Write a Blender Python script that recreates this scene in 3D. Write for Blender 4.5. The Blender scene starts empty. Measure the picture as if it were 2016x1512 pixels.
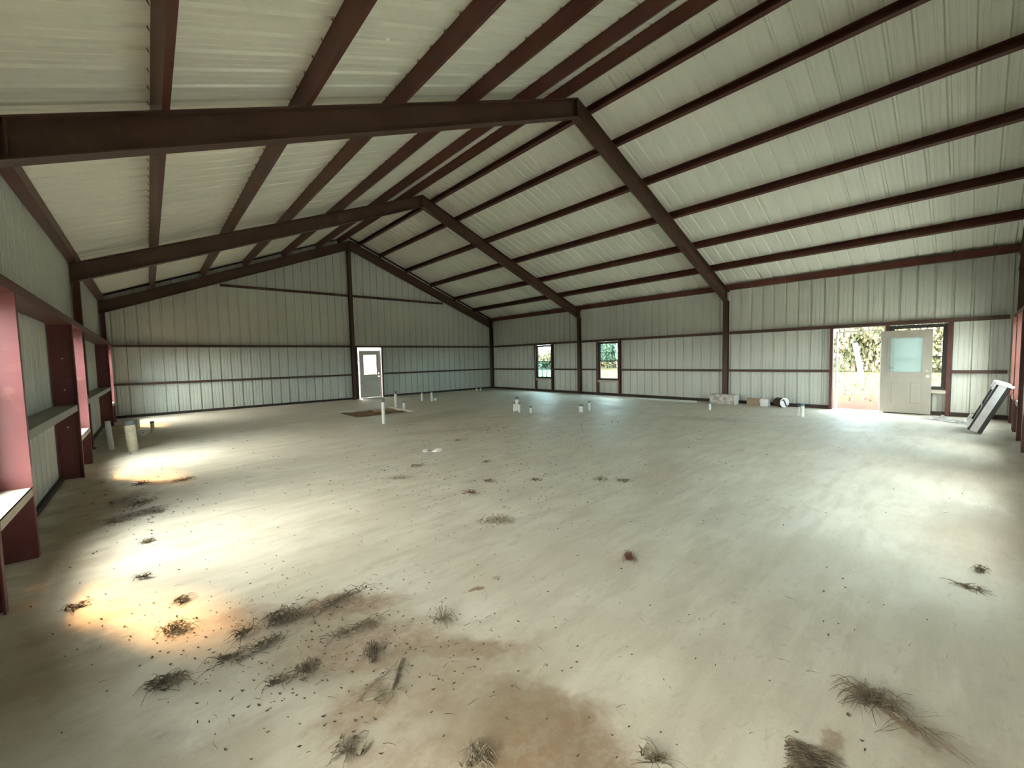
import bpy, bmesh, math, random
from mathutils import Vector, Matrix
from mathutils import noise as mnoise

rnd = random.Random(7)
scene = bpy.context.scene
COL = scene.collection

# ------------------------------------------------------------------ building dimensions (metres)
CX, CH = 0.8283, 1.5773                  # camera
YAW, PITCH, ROLL, FPX = 0.72332, -0.061465, -0.0224216, 808.336
W = 14.767                               # inner face of the right-hand columns
XL, XR = -0.20, W + 0.15                 # wall sheets, left and right
YN, YF = -0.75, 17.65                    # wall sheets, near and far
Y1, Y2, Y3, Y0 = 5.385, 11.412, 17.461, -0.62
XM = W / 2
ZR, RT = 6.267, 0.352                    # rafter underside at the ridge, rafter depth
S = 0.406                                # roof slope
COSR = 1 / math.sqrt(1 + S * S)
PUR = 0.20
def z_under(x): return ZR - S * abs(x - XM)              # rafter underside
def z_top(x): return ZR + RT - S * abs(x - XM)           # rafter top
def z_roof(x): return z_top(x) + (PUR + 0.005) / COSR    # roof sheet

# ------------------------------------------------------------------ sight lines of the camera
_cy, _sy = math.cos(YAW), math.sin(YAW)
_f = Vector((_sy, _cy, 0)); _r = Vector((_cy, -_sy, 0)); _u = Vector((0, 0, 1))
_cp, _sp = math.cos(PITCH), math.sin(PITCH)
F2 = _f * _cp + _u * _sp; U2 = _u * _cp - _f * _sp
_cr, _sr = math.cos(ROLL), math.sin(ROLL)
R3 = _r * _cr + U2 * _sr; U3 = U2 * _cr - _r * _sr
CAM = Vector((CX, 0, CH))
def on_floor(u, v, z=0.0):
    d = F2 + R3 * ((u - 1008) / FPX) - U3 * ((v - 756) / FPX)
    return CAM + d * ((z - CH) / d.z)
def px(p, n):                            # n pixels at point p, in metres
    return n * (Vector(p) - CAM).dot(F2) / FPX
def height_at(p, v):                     # height above p that is seen at row v
    lo, hi = 0.0, 5.0
    for _ in range(40):
        m = (lo + hi) / 2
        q = Vector((p[0], p[1], m)) - CAM
        vv = 756 - FPX * q.dot(U3) / q.dot(F2)
        if vv > v: lo = m
        else: hi = m
    return lo

# ------------------------------------------------------------------ materials
def new_mat(name):
    m = bpy.data.materials.new(name); m.use_nodes = True
    nt = m.node_tree; b = nt.nodes['Principled BSDF']
    return m, nt, b
def N(nt, kind, **kw):
    n = nt.nodes.new(kind)
    for k, v in kw.items():
        if k in n.inputs.keys() if hasattr(n.inputs, 'keys') else False: n.inputs[k].default_value = v
        else: setattr(n, k, v)
    return n
def noise(nt, vec, scale, detail=4, rough=0.55, dist=0.0):
    n = nt.nodes.new('ShaderNodeTexNoise')
    n.inputs['Scale'].default_value = scale; n.inputs['Detail'].default_value = detail
    n.inputs['Roughness'].default_value = rough; n.inputs['Distortion'].default_value = dist
    if vec is not None: nt.links.new(vec, n.inputs['Vector'])
    return n.outputs['Fac']
def coords(nt, scale=(1, 1, 1), rot=(0, 0, 0), loc=(0, 0, 0)):
    t = nt.nodes.new('ShaderNodeTexCoord'); mp = nt.nodes.new('ShaderNodeMapping')
    mp.inputs['Scale'].default_value = scale; mp.inputs['Rotation'].default_value = rot; mp.inputs['Location'].default_value = loc
    nt.links.new(t.outputs['Object'], mp.inputs['Vector'])
    return mp.outputs['Vector']
def ramp(nt, fac, lo, hi, a=0.0, b=1.0):
    n = nt.nodes.new('ShaderNodeMapRange'); n.interpolation_type = 'SMOOTHSTEP'
    n.inputs['From Min'].default_value = lo; n.inputs['From Max'].default_value = hi
    n.inputs['To Min'].default_value = a; n.inputs['To Max'].default_value = b
    nt.links.new(fac, n.inputs['Value']); return n.outputs['Result']
def math_(nt, op, a, b):
    n = nt.nodes.new('ShaderNodeMath'); n.operation = op
    for i, x in enumerate((a, b)):
        if isinstance(x, (int, float)): n.inputs[i].default_value = x
        else: nt.links.new(x, n.inputs[i])
    return n.outputs[0]
def mix(nt, fac, a, b):
    n = nt.nodes.new('ShaderNodeMix'); n.data_type = 'RGBA'
    if isinstance(fac, (int, float)): n.inputs[0].default_value = fac
    else: nt.links.new(fac, n.inputs[0])
    for i, x in ((6, a), (7, b)):
        if isinstance(x, tuple): n.inputs[i].default_value = (*x, 1)
        else: nt.links.new(x, n.inputs[i])
    return n.outputs[2]
def bump(nt, b, h, dist, strength=1.0):
    n = nt.nodes.new('ShaderNodeBump'); n.inputs['Distance'].default_value = dist; n.inputs['Strength'].default_value = strength
    nt.links.new(h, n.inputs['Height']); nt.links.new(n.outputs['Normal'], b.inputs['Normal'])

def simple(name, c1, c2, scale=6, rough=0.5, spec=0.5, metallic=0.0, bumpd=0.0, stretch=(1, 1, 1)):
    m, nt, b = new_mat(name)
    v = coords(nt, stretch)
    f = ramp(nt, noise(nt, v, scale, 5), 0.35, 0.65)
    nt.links.new(mix(nt, f, c1, c2), b.inputs['Base Color'])
    b.inputs['Roughness'].default_value = rough; b.inputs['Specular IOR Level'].default_value = spec
    b.inputs['Metallic'].default_value = metallic
    if bumpd: bump(nt, b, noise(nt, v, scale * 4, 4), bumpd)
    return m

M = {}
def sheet_mat(name, c1, c2, rough):
    m, nt, b = new_mat(name)
    v = coords(nt)
    f = ramp(nt, noise(nt, v, 0.6, 3), 0.35, 0.65)
    g = ramp(nt, noise(nt, v, 14, 3), 0.3, 0.7)
    c = mix(nt, f, c1, c2)
    c = mix(nt, math_(nt, 'MULTIPLY', g, 0.10), c, tuple(x * 0.8 for x in c1))
    nt.links.new(c, b.inputs['Base Color'])
    nt.links.new(ramp(nt, noise(nt, v, 3, 3), 0.3, 0.7, rough - 0.04, rough + 0.06), b.inputs['Roughness'])
    b.inputs['Specular IOR Level'].default_value = 0.5
    bump(nt, b, noise(nt, v, 2.2, 2), 0.004, 0.35)
    return m
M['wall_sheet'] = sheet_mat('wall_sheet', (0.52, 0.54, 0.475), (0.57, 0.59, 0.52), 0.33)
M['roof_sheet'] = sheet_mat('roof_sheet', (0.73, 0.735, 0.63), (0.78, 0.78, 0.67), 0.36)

def steel_mat(name, c1, c2, c3, rough=0.42):
    m, nt, b = new_mat(name)
    v = coords(nt)
    f = ramp(nt, noise(nt, v, 1.4, 4), 0.35, 0.65)
    g = ramp(nt, noise(nt, v, 9, 5), 0.55, 0.75)
    c = mix(nt, g, mix(nt, f, c1, c2), c3)
    nt.links.new(c, b.inputs['Base Color'])
    b.inputs['Roughness'].default_value = rough; b.inputs['Specular IOR Level'].default_value = 0.4
    bump(nt, b, noise(nt, v, 20, 3), 0.002, 0.3)
    return m
M['primer'] = steel_mat('primer', (0.085, 0.026, 0.018), (0.105, 0.034, 0.024), (0.12, 0.05, 0.03))
M['frame_steel'] = steel_mat('frame_steel', (0.062, 0.030, 0.018), (0.078, 0.038, 0.024), (0.085, 0.05, 0.03), 0.5)
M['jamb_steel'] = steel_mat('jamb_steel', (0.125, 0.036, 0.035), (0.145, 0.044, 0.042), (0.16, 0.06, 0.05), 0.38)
M['sill_steel'] = steel_mat('sill_steel', (0.42, 0.36, 0.29), (0.48, 0.42, 0.34), (0.36, 0.29, 0.22), 0.5)
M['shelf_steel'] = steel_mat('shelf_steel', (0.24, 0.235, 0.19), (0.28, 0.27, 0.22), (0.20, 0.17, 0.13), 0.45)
M['base_steel'] = steel_mat('base_steel', (0.03, 0.018, 0.014), (0.04, 0.022, 0.016), (0.05, 0.03, 0.02), 0.6)
M['bronze'] = simple('bronze', (0.018, 0.016, 0.015), (0.026, 0.022, 0.02), 8, 0.4)
M['zinc'] = simple('zinc', (0.55, 0.55, 0.52), (0.62, 0.62, 0.6), 30, 0.4, 0.5, 0.6)
M['door_paint'] = simple('door_paint', (0.33, 0.30, 0.25), (0.36, 0.325, 0.27), 3, 0.45)
M['door_paint_lightened'] = simple('door_paint_lightened', (0.58, 0.56, 0.49), (0.62, 0.60, 0.53), 3, 0.45)  # same white door paint, lightened to offset the dim far end
M['white_vinyl'] = simple('white_vinyl', (0.74, 0.74, 0.70), (0.78, 0.78, 0.75), 6, 0.45)
M['pvc'] = simple('pvc', (0.74, 0.74, 0.69), (0.82, 0.82, 0.78), 12, 0.35)
M['pvc_old'] = simple('pvc_old', (0.62, 0.54, 0.38), (0.74, 0.67, 0.50), 14, 0.45)
M['tape_grey'] = simple('tape_grey', (0.13, 0.135, 0.14), (0.19, 0.19, 0.19), 30, 0.5)
M['tape_blue'] = simple('tape_blue', (0.05, 0.15, 0.20), (0.08, 0.20, 0.25), 30, 0.5)
M['pipe_hollow'] = simple('pipe_hollow', (0.02, 0.02, 0.02), (0.03, 0.03, 0.025), 10, 0.7)
M['twig'] = simple('twig', (0.10, 0.075, 0.05), (0.24, 0.19, 0.125), 18, 0.85)
M['dry_grass'] = simple('dry_grass', (0.16, 0.13, 0.085), (0.38, 0.32, 0.22), 22, 0.85)
M['red_twig'] = simple('red_twig', (0.12, 0.05, 0.03), (0.22, 0.09, 0.05), 20, 0.85)
M['litter'] = simple('litter', (0.06, 0.048, 0.034), (0.15, 0.12, 0.08), 25, 0.9)
M['sand'] = simple('sand', (0.19, 0.115, 0.062), (0.28, 0.18, 0.10), 5, 0.95, 0.2, 0, 0.02)
M['wood'] = simple('wood', (0.34, 0.22, 0.14), (0.45, 0.31, 0.20), 8, 0.8)
M['plastic_wrap'] = simple('plastic_wrap', (0.35, 0.31, 0.26), (0.66, 0.62, 0.56), 9, 0.3, 0.6, 0, 0.02)
M['carton'] = simple('carton', (0.27, 0.18, 0.115), (0.36, 0.25, 0.165), 6, 0.8)
M['white_card'] = simple('white_card', (0.70, 0.70, 0.70), (0.78, 0.78, 0.78), 8, 0.6)
M['grey_card'] = simple('grey_card', (0.36, 0.36, 0.33), (0.46, 0.46, 0.43), 8, 0.6)
M['dark_wrap'] = simple('dark_wrap', (0.05, 0.025, 0.022), (0.08, 0.04, 0.035), 8, 0.5)
M['plastic_sheet'] = simple('plastic_sheet', (0.30, 0.295, 0.26), (0.52, 0.51, 0.47), 7, 0.28, 0.6, 0, 0.02)
M['galvanised'] = simple('galvanised', (0.52, 0.55, 0.52), (0.60, 0.63, 0.60), 5, 0.4)
M['post_wood'] = simple('post_wood', (0.12, 0.115, 0.105), (0.16, 0.155, 0.145), 5, 0.8)
M['bounce_apron'] = simple('bounce_apron', (0.52, 0.51, 0.46), (0.58, 0.57, 0.52), 3, 0.8)
M['bark'] = simple('bark', (0.10, 0.075, 0.05), (0.16, 0.12, 0.085), 6, 0.9)

def leaf_mat(name, a, b_, c):
    m, nt, b = new_mat(name)
    v = coords(nt)
    f = ramp(nt, noise(nt, v, 0.9, 3), 0.35, 0.65)
    g = ramp(nt, noise(nt, v, 5, 3), 0.4, 0.7)
    nt.links.new(mix(nt, g, mix(nt, f, a, b_), c), b.inputs['Base Color'])
    b.inputs['Roughness'].default_value = 0.6
    return m
M['leaf'] = leaf_mat('leaf', (0.055, 0.070, 0.032), (0.080, 0.084, 0.038), (0.10, 0.09, 0.044))
M['leaf_cool'] = leaf_mat('leaf_cool', (0.055, 0.082, 0.054), (0.080, 0.10, 0.060), (0.10, 0.108, 0.058))

def glass_mat(name, tint, gloss=0.06):
    m, nt, b = new_mat(name); nt.nodes.remove(b)
    o = [n for n in nt.nodes if n.type == 'OUTPUT_MATERIAL'][0]
    t = nt.nodes.new('ShaderNodeBsdfTransparent'); t.inputs['Color'].default_value = (*tint, 1)
    g = nt.nodes.new('ShaderNodeBsdfGlossy'); g.inputs['Roughness'].default_value = 0.02
    lw = nt.nodes.new('ShaderNodeLayerWeight'); fc = math_(nt, 'ADD', math_(nt, 'MULTIPLY', math_(nt, 'POWER', lw.outputs['Facing'], 4.0), 0.6), 0.02)
    mx = nt.nodes.new('ShaderNodeMixShader')
    nt.links.new(fc, mx.inputs[0]); nt.links.new(t.outputs[0], mx.inputs[1]); nt.links.new(g.outputs[0], mx.inputs[2])
    nt.links.new(mx.outputs[0], o.inputs['Surface'])
    return m
M['glass'] = glass_mat('glass', (0.94, 0.96, 0.94))
M['glass_cool'] = glass_mat('glass_cool', (0.70, 0.93, 0.95))
def blind_mat():
    m, nt, b = new_mat('blind'); nt.nodes.remove(b)
    o = [n for n in nt.nodes if n.type == 'OUTPUT_MATERIAL'][0]
    v = coords(nt)
    c = mix(nt, noise(nt, v, 5, 2), (0.50, 0.56, 0.56), (0.54, 0.60, 0.60))
    d = nt.nodes.new('ShaderNodeBsdfDiffuse'); t = nt.nodes.new('ShaderNodeBsdfTranslucent')
    nt.links.new(c, d.inputs['Color']); nt.links.new(c, t.inputs['Color'])
    mx = nt.nodes.new('ShaderNodeMixShader'); mx.inputs[0].default_value = 0.12
    nt.links.new(d.outputs[0], mx.inputs[1]); nt.links.new(t.outputs[0], mx.inputs[2])
    nt.links.new(mx.outputs[0], o.inputs['Surface'])
    return m
M['blind'] = blind_mat()

# concrete floor: trowelled slab with dust, clay stains, specks and painted shade at the near left
def floor_mat():
    m, nt, b = new_mat('concrete')
    v = coords(nt)
    big = noise(nt, v, 0.35, 3)
    med = noise(nt, v, 1.6, 5, 0.6)
    st = noise(nt, coords(nt, (1.0, 5.0, 1), (0, 0, math.radians(-52))), 1.3, 6, 0.65, 0.4)
    fine = noise(nt, v, 55, 4, 0.7)
    c = mix(nt, ramp(nt, med, 0.35, 0.68), (0.63, 0.58, 0.475), (0.725, 0.68, 0.57))
    c = mix(nt, ramp(nt, st, 0.40, 0.70, 0, 0.6), c, (0.50, 0.455, 0.355))
    c = mix(nt, ramp(nt, big, 0.5, 0.72, 0, 0.6), c, (0.62, 0.55, 0.43))
    c = mix(nt, ramp(nt, fine, 0.55, 0.75, 0, 0.5), c, (0.40, 0.355, 0.27))
    scuff = noise(nt, coords(nt, (1.0, 2.6, 1), (0, 0, math.radians(-48))), 7.0, 8, 0.72, 0.6)
    c = mix(nt, ramp(nt, scuff, 0.54, 0.72, 0, 0.55), c, (0.42, 0.37, 0.285))
    c = mix(nt, ramp(nt, noise(nt, v, 24, 6, 0.75), 0.60, 0.72, 0, 0.55), c, (0.34, 0.295, 0.22))
    # stains and painted shade: (u, v) of centre, half-lengths in metres, heading
    wob = nt.nodes.new('ShaderNodeTexNoise'); wob.inputs['Scale'].default_value = 2.6; wob.inputs['Detail'].default_value = 6
    wob.inputs['Roughness'].default_value = 0.65
    nt.links.new(v, wob.inputs['Vector'])
    sub = nt.nodes.new('ShaderNodeVectorMath'); sub.operation = 'SUBTRACT'; sub.inputs[1].default_value = (0.5, 0.5, 0.5)
    nt.links.new(wob.outputs['Color'], sub.inputs[0])
    def stains_and_shade(items, warp, lo, hi):
        sc = nt.nodes.new('ShaderNodeVectorMath'); sc.operation = 'SCALE'; sc.inputs['Scale'].default_value = warp
        nt.links.new(sub.outputs[0], sc.inputs[0])
        ad = nt.nodes.new('ShaderNodeVectorMath'); ad.operation = 'ADD'
        nt.links.new(v, ad.inputs[0]); nt.links.new(sc.outputs[0], ad.inputs[1])
        acc = None
        for (u0, v0, u1, v1, wd, st_) in items:
            p, q = on_floor(u0, v0), on_floor(u1, v1)
            mid = (p + q) / 2; L = (q - p).length / 2; a = math.atan2(q.y - p.y, q.x - p.x)
            mp = nt.nodes.new('ShaderNodeMapping'); mp.vector_type = 'TEXTURE'
            mp.inputs['Location'].default_value = (mid.x, mid.y, 0); mp.inputs['Rotation'].default_value = (0, 0, a)
            mp.inputs['Scale'].default_value = (L, wd, 1)
            nt.links.new(ad.outputs[0], mp.inputs['Vector'])
            fl = nt.nodes.new('ShaderNodeVectorMath'); fl.operation = 'MULTIPLY'; fl.inputs[1].default_value = (1, 1, 0)
            nt.links.new(mp.outputs[0], fl.inputs[0])
            ln = nt.nodes.new('ShaderNodeVectorMath'); ln.operation = 'LENGTH'; nt.links.new(fl.outputs[0], ln.inputs[0])
            r_ = ramp(nt, ln.outputs['Value'], lo, hi, st_, 0.0)
            acc = r_ if acc is None else math_(nt, 'MAXIMUM', acc, r_)
        return acc
    clay = stains_and_shade([(470, 1235, 740, 1170, 0.13, 0.85), (330, 1240, 640, 1190, 0.14, 0.5), (850, 1490, 1250, 1450, 0.28, 0.9), (1050, 1500, 1300, 1512, 0.2, 0.8), (620, 1430, 800, 1350, 0.16, 0.6), (560, 1245, 820, 1165, 0.16, 0.75), (500, 1300, 950, 1235, 0.28, 0.62), (760, 1290, 1090, 1265, 0.12, 0.6),
                   (880, 1440, 1230, 1400, 0.17, 0.6), (700, 1400, 1000, 1330, 0.2, 0.42), (600, 1500, 1150, 1480, 0.14, 0.45),
                   (915, 1168, 942, 1160, 0.045, 0.95), (960, 1146, 985, 1142, 0.03, 0.6), (1060, 1268, 985, 1268, 0.03, 0.5),
                   (1680, 1335, 1870, 1475, 0.035, 0.75), (1760, 1400, 1880, 1490, 0.03, 0.6), (1580, 1440, 1640, 1460, 0.07, 0.6),
                   (640, 820, 830, 812, 0.5, 0.25), (330, 1085, 420, 1060, 0.15, 0.25), (1300, 900, 1330, 1000, 0.5, 0.22),
                   (760, 858, 1000, 838, 0.35, 0.22)], 0.55, 0.35, 1.15)
    grain = ramp(nt, noise(nt, v, 16, 6, 0.75), 0.36, 0.60, 0.55, 1.0)
    c = mix(nt, math_(nt, 'MULTIPLY', clay, grain), c, (0.25, 0.120, 0.062))
    dust_and_shade = stains_and_shade([(700, 1400, 1300, 1480, 0.38, 0.9), (400, 1330, 1000, 1330, 0.3, 0.6), (0, 1512, 130, 1180, 0.35, 0.8), (100, 1512, 700, 1512, 0.3, 0.6), (20, 1420, 200, 900, 0.35, 0.75), (200, 900, 235, 830, 0.35, 0.8), (650, 1330, 1100, 1290, 0.3, 0.7), (1750, 1480, 1960, 1480, 0.3, 0.5), (1850, 1150, 2000, 1000, 0.5, 0.5), (330, 1270, 800, 1240, 0.42, 0.55), (450, 1400, 1250, 1420, 0.5, 0.5), (150, 1500, 900, 1500, 0.35, 0.45),  # real dust, plus near-wall shade painted into the bottom-left strips
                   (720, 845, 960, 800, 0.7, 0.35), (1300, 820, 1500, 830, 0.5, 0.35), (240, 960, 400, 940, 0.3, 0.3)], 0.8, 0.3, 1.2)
    c = mix(nt, math_(nt, 'MULTIPLY', dust_and_shade, ramp(nt, med, 0.3, 0.65, 0.55, 1)), c, (0.27, 0.205, 0.13))
    soil = stains_and_shade([(205, 1035, 335, 988, 0.20, 0.95), (245, 958, 380, 942, 0.16, 0.7), (200, 1008, 290, 958, 0.18, 0.6),
                   (520, 1230, 600, 1215, 0.05, 0.5), (440, 1310, 600, 1240, 0.04, 0.5), (1545, 1450, 1620, 1512, 0.09, 0.5)], 0.5, 0.3, 1.15)
    c = mix(nt, math_(nt, 'MULTIPLY', soil, grain), c, (0.085, 0.062, 0.042))
    nt.links.new(c, b.inputs['Base Color'])
    nt.links.new(ramp(nt, med, 0.3, 0.7, 0.5, 0.68), b.inputs['Roughness'])
    b.inputs['Specular IOR Level'].default_value = 0.35
    bump(nt, b, math_(nt, 'ADD', math_(nt, 'MULTIPLY', fine, 0.25), med), 0.012, 0.35)
    return m
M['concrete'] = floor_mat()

def ground_mat():
    m, nt, b = new_mat('ground')
    v = coords(nt)
    n1 = noise(nt, v, 0.45, 5, 0.6); n2 = noise(nt, v, 2.5, 5, 0.7); n3 = noise(nt, v, 14, 4, 0.7)
    grass = mix(nt, ramp(nt, n2, 0.35, 0.65), (0.036, 0.033, 0.016), (0.026, 0.027, 0.011))
    dirt = mix(nt, ramp(nt, n2, 0.35, 0.65), (0.034, 0.0135, 0.0065), (0.044, 0.020, 0.010))
    sep = nt.nodes.new('ShaderNodeSeparateXYZ'); nt.links.new(v, sep.inputs[0])
    d = math_(nt, 'ADD', sep.outputs['X'], math_(nt, 'MULTIPLY', math_(nt, 'SUBTRACT', n1, 0.5), 26.0))
    c = mix(nt, ramp(nt, d, 21, 27), dirt, grass)
    c = mix(nt, ramp(nt, n3, 0.45, 0.75, 0, 0.5), c, (0.014, 0.012, 0.007))
    nt.links.new(c, b.inputs['Base Color']); b.inputs['Roughness'].default_value = 0.95; b.inputs['Specular IOR Level'].default_value = 0.1
    bump(nt, b, n3, 0.05, 0.8)
    return m
M['ground'] = ground_mat()

# ------------------------------------------------------------------ mesh helpers
class MB:
    def __init__(s): s.v = []; s.f = []; s.mi = []; s.cur = 0
    def add(s, vs, fs):
        o = len(s.v); s.v += [tuple(x) for x in vs]
        for f in fs: s.f.append([i + o for i in f]); s.mi.append(s.cur)
    def box(s, x0, x1, y0, y1, z0, z1, mat=None):
        vs = [(x, y, z) for z in (z0, z1) for y in (y0, y1) for x in (x0, x1)]
        if mat is not None: vs = [mat @ Vector(p) for p in vs]
        s.add(vs, [(0, 2, 3, 1), (4, 5, 7, 6), (0, 1, 5, 4), (2, 6, 7, 3), (0, 4, 6, 2), (1, 3, 7, 5)])
    def loft(s, rings, closed=True, caps=True):
        n = len(rings[0]); o = len(s.v)
        for r in rings: s.v += [tuple(p) for p in r]
        for k in range(len(rings) - 1):
            for i in range(n if closed else n - 1):
                j = (i + 1) % n
                s.f.append([o + k * n + i, o + k * n + j, o + (k + 1) * n + j, o + (k + 1) * n + i]); s.mi.append(s.cur)
        if closed and caps:
            s.f.append([o + i for i in range(n)][::-1]); s.mi.append(s.cur)
            s.f.append([o + (len(rings) - 1) * n + i for i in range(n)]); s.mi.append(s.cur)
    def tube(s, pts, rad, n=6, caps=True):
        rings = []
        pts = [Vector(p) for p in pts]
        for i, p in enumerate(pts):
            t = (pts[min(i + 1, len(pts) - 1)] - pts[max(i - 1, 0)]).normalized()
            a = t.orthogonal().normalized() if i == 0 else (pa - t * pa.dot(t)).normalized()
            pa = a; b = t.cross(a)
            r = rad[i] if isinstance(rad, (list, tuple)) else rad
            rings.append([p + (a * math.cos(2 * math.pi * k / n) + b * math.sin(2 * math.pi * k / n)) * r for k in range(n)])
        s.loft(rings, True, caps)
    def build(s, name, mat, parent=None, smooth=False, mats=None):
        me = bpy.data.meshes.new(name)
        me.from_pydata(s.v, [], s.f); me.update()
        for m in (mats or [mat]): me.materials.append(m)
        if mats:
            for p, i in zip(me.polygons, s.mi): p.material_index = i
        bm = bmesh.new(); bm.from_mesh(me); bmesh.ops.recalc_face_normals(bm, faces=bm.faces); bm.to_mesh(me); bm.free()
        if smooth:
            for p in me.polygons: p.use_smooth = True
        o = bpy.data.objects.new(name, me); COL.objects.link(o)
        if parent is not None:
            o.parent = parent
            o.matrix_parent_inverse = Matrix.Translation(-Vector(parent.location))
        return o
def rebase(o, p):                          # put a mesh object's origin at p
    p = Vector(p); o.data.transform(Matrix.Translation(-p)); o.location = p; return o
def tag(o, label=None, cat=None, group=None, kind=None):
    if label: o['label'] = label
    if cat: o['category'] = cat
    if group: o['group'] = group
    if kind: o['kind'] = kind
    return o
def empty(name, loc):
    o = bpy.data.objects.new(name, None); COL.objects.link(o); o.location = loc; o.empty_display_size = 0.1; return o

# extrude a section (list of 2D closed points) along a straight line with given axes
def extrude(mb, sec, p0, p1, ax, ay):
    p0, p1, ax, ay = map(Vector, (p0, p1, ax, ay))
    mb.loft([[p + ax * a + ay * b for a, b in sec] for p in (p0, p1)])
def c_section(depth, fl, t=0.006, lip=0.02):   # web along the first axis 0..depth at second axis 0, flanges to +fl
    return [(0, 0), (depth, 0), (depth, fl), (depth - lip, fl), (depth - lip, fl - t), (depth - t, fl - t), (depth - t, t), (t, t), (t, fl - t), (lip, fl - t), (lip, fl), (0, fl)]
def i_section(depth, fl, tw=0.009, tf=0.013):
    a, b = depth / 2, fl / 2
    return [(-a, -b), (-a, b), (-a + tf, b), (-a + tf, tw / 2), (a - tf, tw / 2), (a - tf, b), (a, b), (a, -b), (a - tf, -b), (a - tf, -tw / 2), (-a + tf, -tw / 2), (-a + tf, -b)]

# ------------------------------------------------------------------ sheets with ribs
def rib_profile(a, b, phase, extra=()):
    """points (s, d): position along the sheet, outward offset"""
    pts = []
    k = math.floor((a - phase) / 0.305) - 1
    while phase + k * 0.305 < b + 0.3:
        c = phase + k * 0.305
        pts += [(c - 0.032, 0), (c - 0.014, 0.034), (c + 0.014, 0.034), (c + 0.032, 0), (c + 0.088, 0), (c + 0.096, 0.004), (c + 0.112, 0.004), (c + 0.120, 0),
                (c + 0.185, 0), (c + 0.193, 0.004), (c + 0.209, 0.004), (c + 0.217, 0)]
        k += 1
    def at(s):
        for (s0, d0), (s1, d1) in zip(pts, pts[1:]):
            if s0 <= s <= s1: return d0 + (d1 - d0) * (s - s0) / (s1 - s0 + 1e-12)
        return 0
    keep = [(s, d) for s, d in pts if a < s < b]
    for e in [a, b] + [x for x in extra if a < x < b]: keep.append((e, at(e)))
    keep.sort()
    return keep
def wall_sheet(name, a, b, place, top, openings, phase=0.0):
    """place(s, d, z) -> point; top(s) -> height; openings (s0, s1, z0, z1)"""
    ex = [x for o in openings for x in o[:2]] + ([XM] if a < XM < b and name in ('wall_far', 'wall_near') else [])
    pr = rib_profile(a, b, phase, ex)
    mb = MB()
    for (s0, d0), (s1, d1) in zip(pr, pr[1:]):
        if s1 - s0 < 1e-6: continue
        mid = (s0 + s1) / 2
        cuts = sorted((o[2], o[3]) for o in openings if o[0] < mid < o[1])
        z = -0.12; spans = []
        for c0, c1 in cuts:
            if c0 > z: spans.append((z, c0))
            z = max(z, c1)
        spans.append((z, None))
        for z0, z1 in spans:
            za, zb = (top(s0), top(s1)) if z1 is None else (z1, z1)
            mb.add([place(s0, d0, z0), place(s1, d1, z0), place(s1, d1, zb), place(s0, d0, za)], [(0, 1, 2, 3)])
    return tag(mb.build(name, M['wall_sheet']), kind='structure')

SILL, HEAD = 0.60, 2.19
LW = [(4.17, 5.17), (8.56, 9.66), (15.42, 16.45), (0.45, 1.25)]                     # left windows (y); last one is unseen, added to let in light
RW = [(13.05, 14.07), (9.42, 10.42), (0.46, 1.47)]                    # right windows (y)
DR = (1.57, 2.60)                                                     # right doorway (y)
NW = [(4.7, 5.8), (6.6, 7.7), (9.55, 10.55), (11.80, 12.85), (13.2, 14.2)]   # near windows (x); first two are unseen, added for daylight
FD = (7.55, 8.60)                                                     # far doorway (x)
DZ = 2.19
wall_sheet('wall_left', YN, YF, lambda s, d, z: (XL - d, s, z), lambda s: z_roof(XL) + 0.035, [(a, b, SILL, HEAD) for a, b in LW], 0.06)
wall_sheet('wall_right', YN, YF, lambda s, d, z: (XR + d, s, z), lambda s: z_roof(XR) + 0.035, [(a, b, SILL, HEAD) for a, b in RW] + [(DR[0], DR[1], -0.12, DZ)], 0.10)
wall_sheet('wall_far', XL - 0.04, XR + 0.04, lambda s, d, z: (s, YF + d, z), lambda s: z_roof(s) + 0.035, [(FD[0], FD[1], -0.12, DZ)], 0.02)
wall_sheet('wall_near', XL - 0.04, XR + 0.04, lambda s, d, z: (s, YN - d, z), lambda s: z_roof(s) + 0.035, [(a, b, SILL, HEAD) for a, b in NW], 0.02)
# roof: one sheet per slope
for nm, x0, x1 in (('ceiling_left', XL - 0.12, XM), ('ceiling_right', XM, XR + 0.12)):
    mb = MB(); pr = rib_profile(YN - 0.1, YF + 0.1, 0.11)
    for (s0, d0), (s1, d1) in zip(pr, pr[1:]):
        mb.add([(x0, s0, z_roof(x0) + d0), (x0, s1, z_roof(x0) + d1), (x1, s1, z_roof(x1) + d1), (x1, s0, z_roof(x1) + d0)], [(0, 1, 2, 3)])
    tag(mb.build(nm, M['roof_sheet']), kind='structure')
# ridge flashing under the joint
mb = MB()
for sx in (-1, 1):
    x1 = XM + sx * 0.14
    mb.add([(XM, YN, z_roof(XM) - 0.006), (XM, YF, z_roof(XM) - 0.006), (x1, YF, z_roof(x1) - 0.006), (x1, YN, z_roof(x1) - 0.006)], [(0, 1, 2, 3)])
tag(mb.build('trim_1', M['roof_sheet']), kind='structure')

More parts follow.
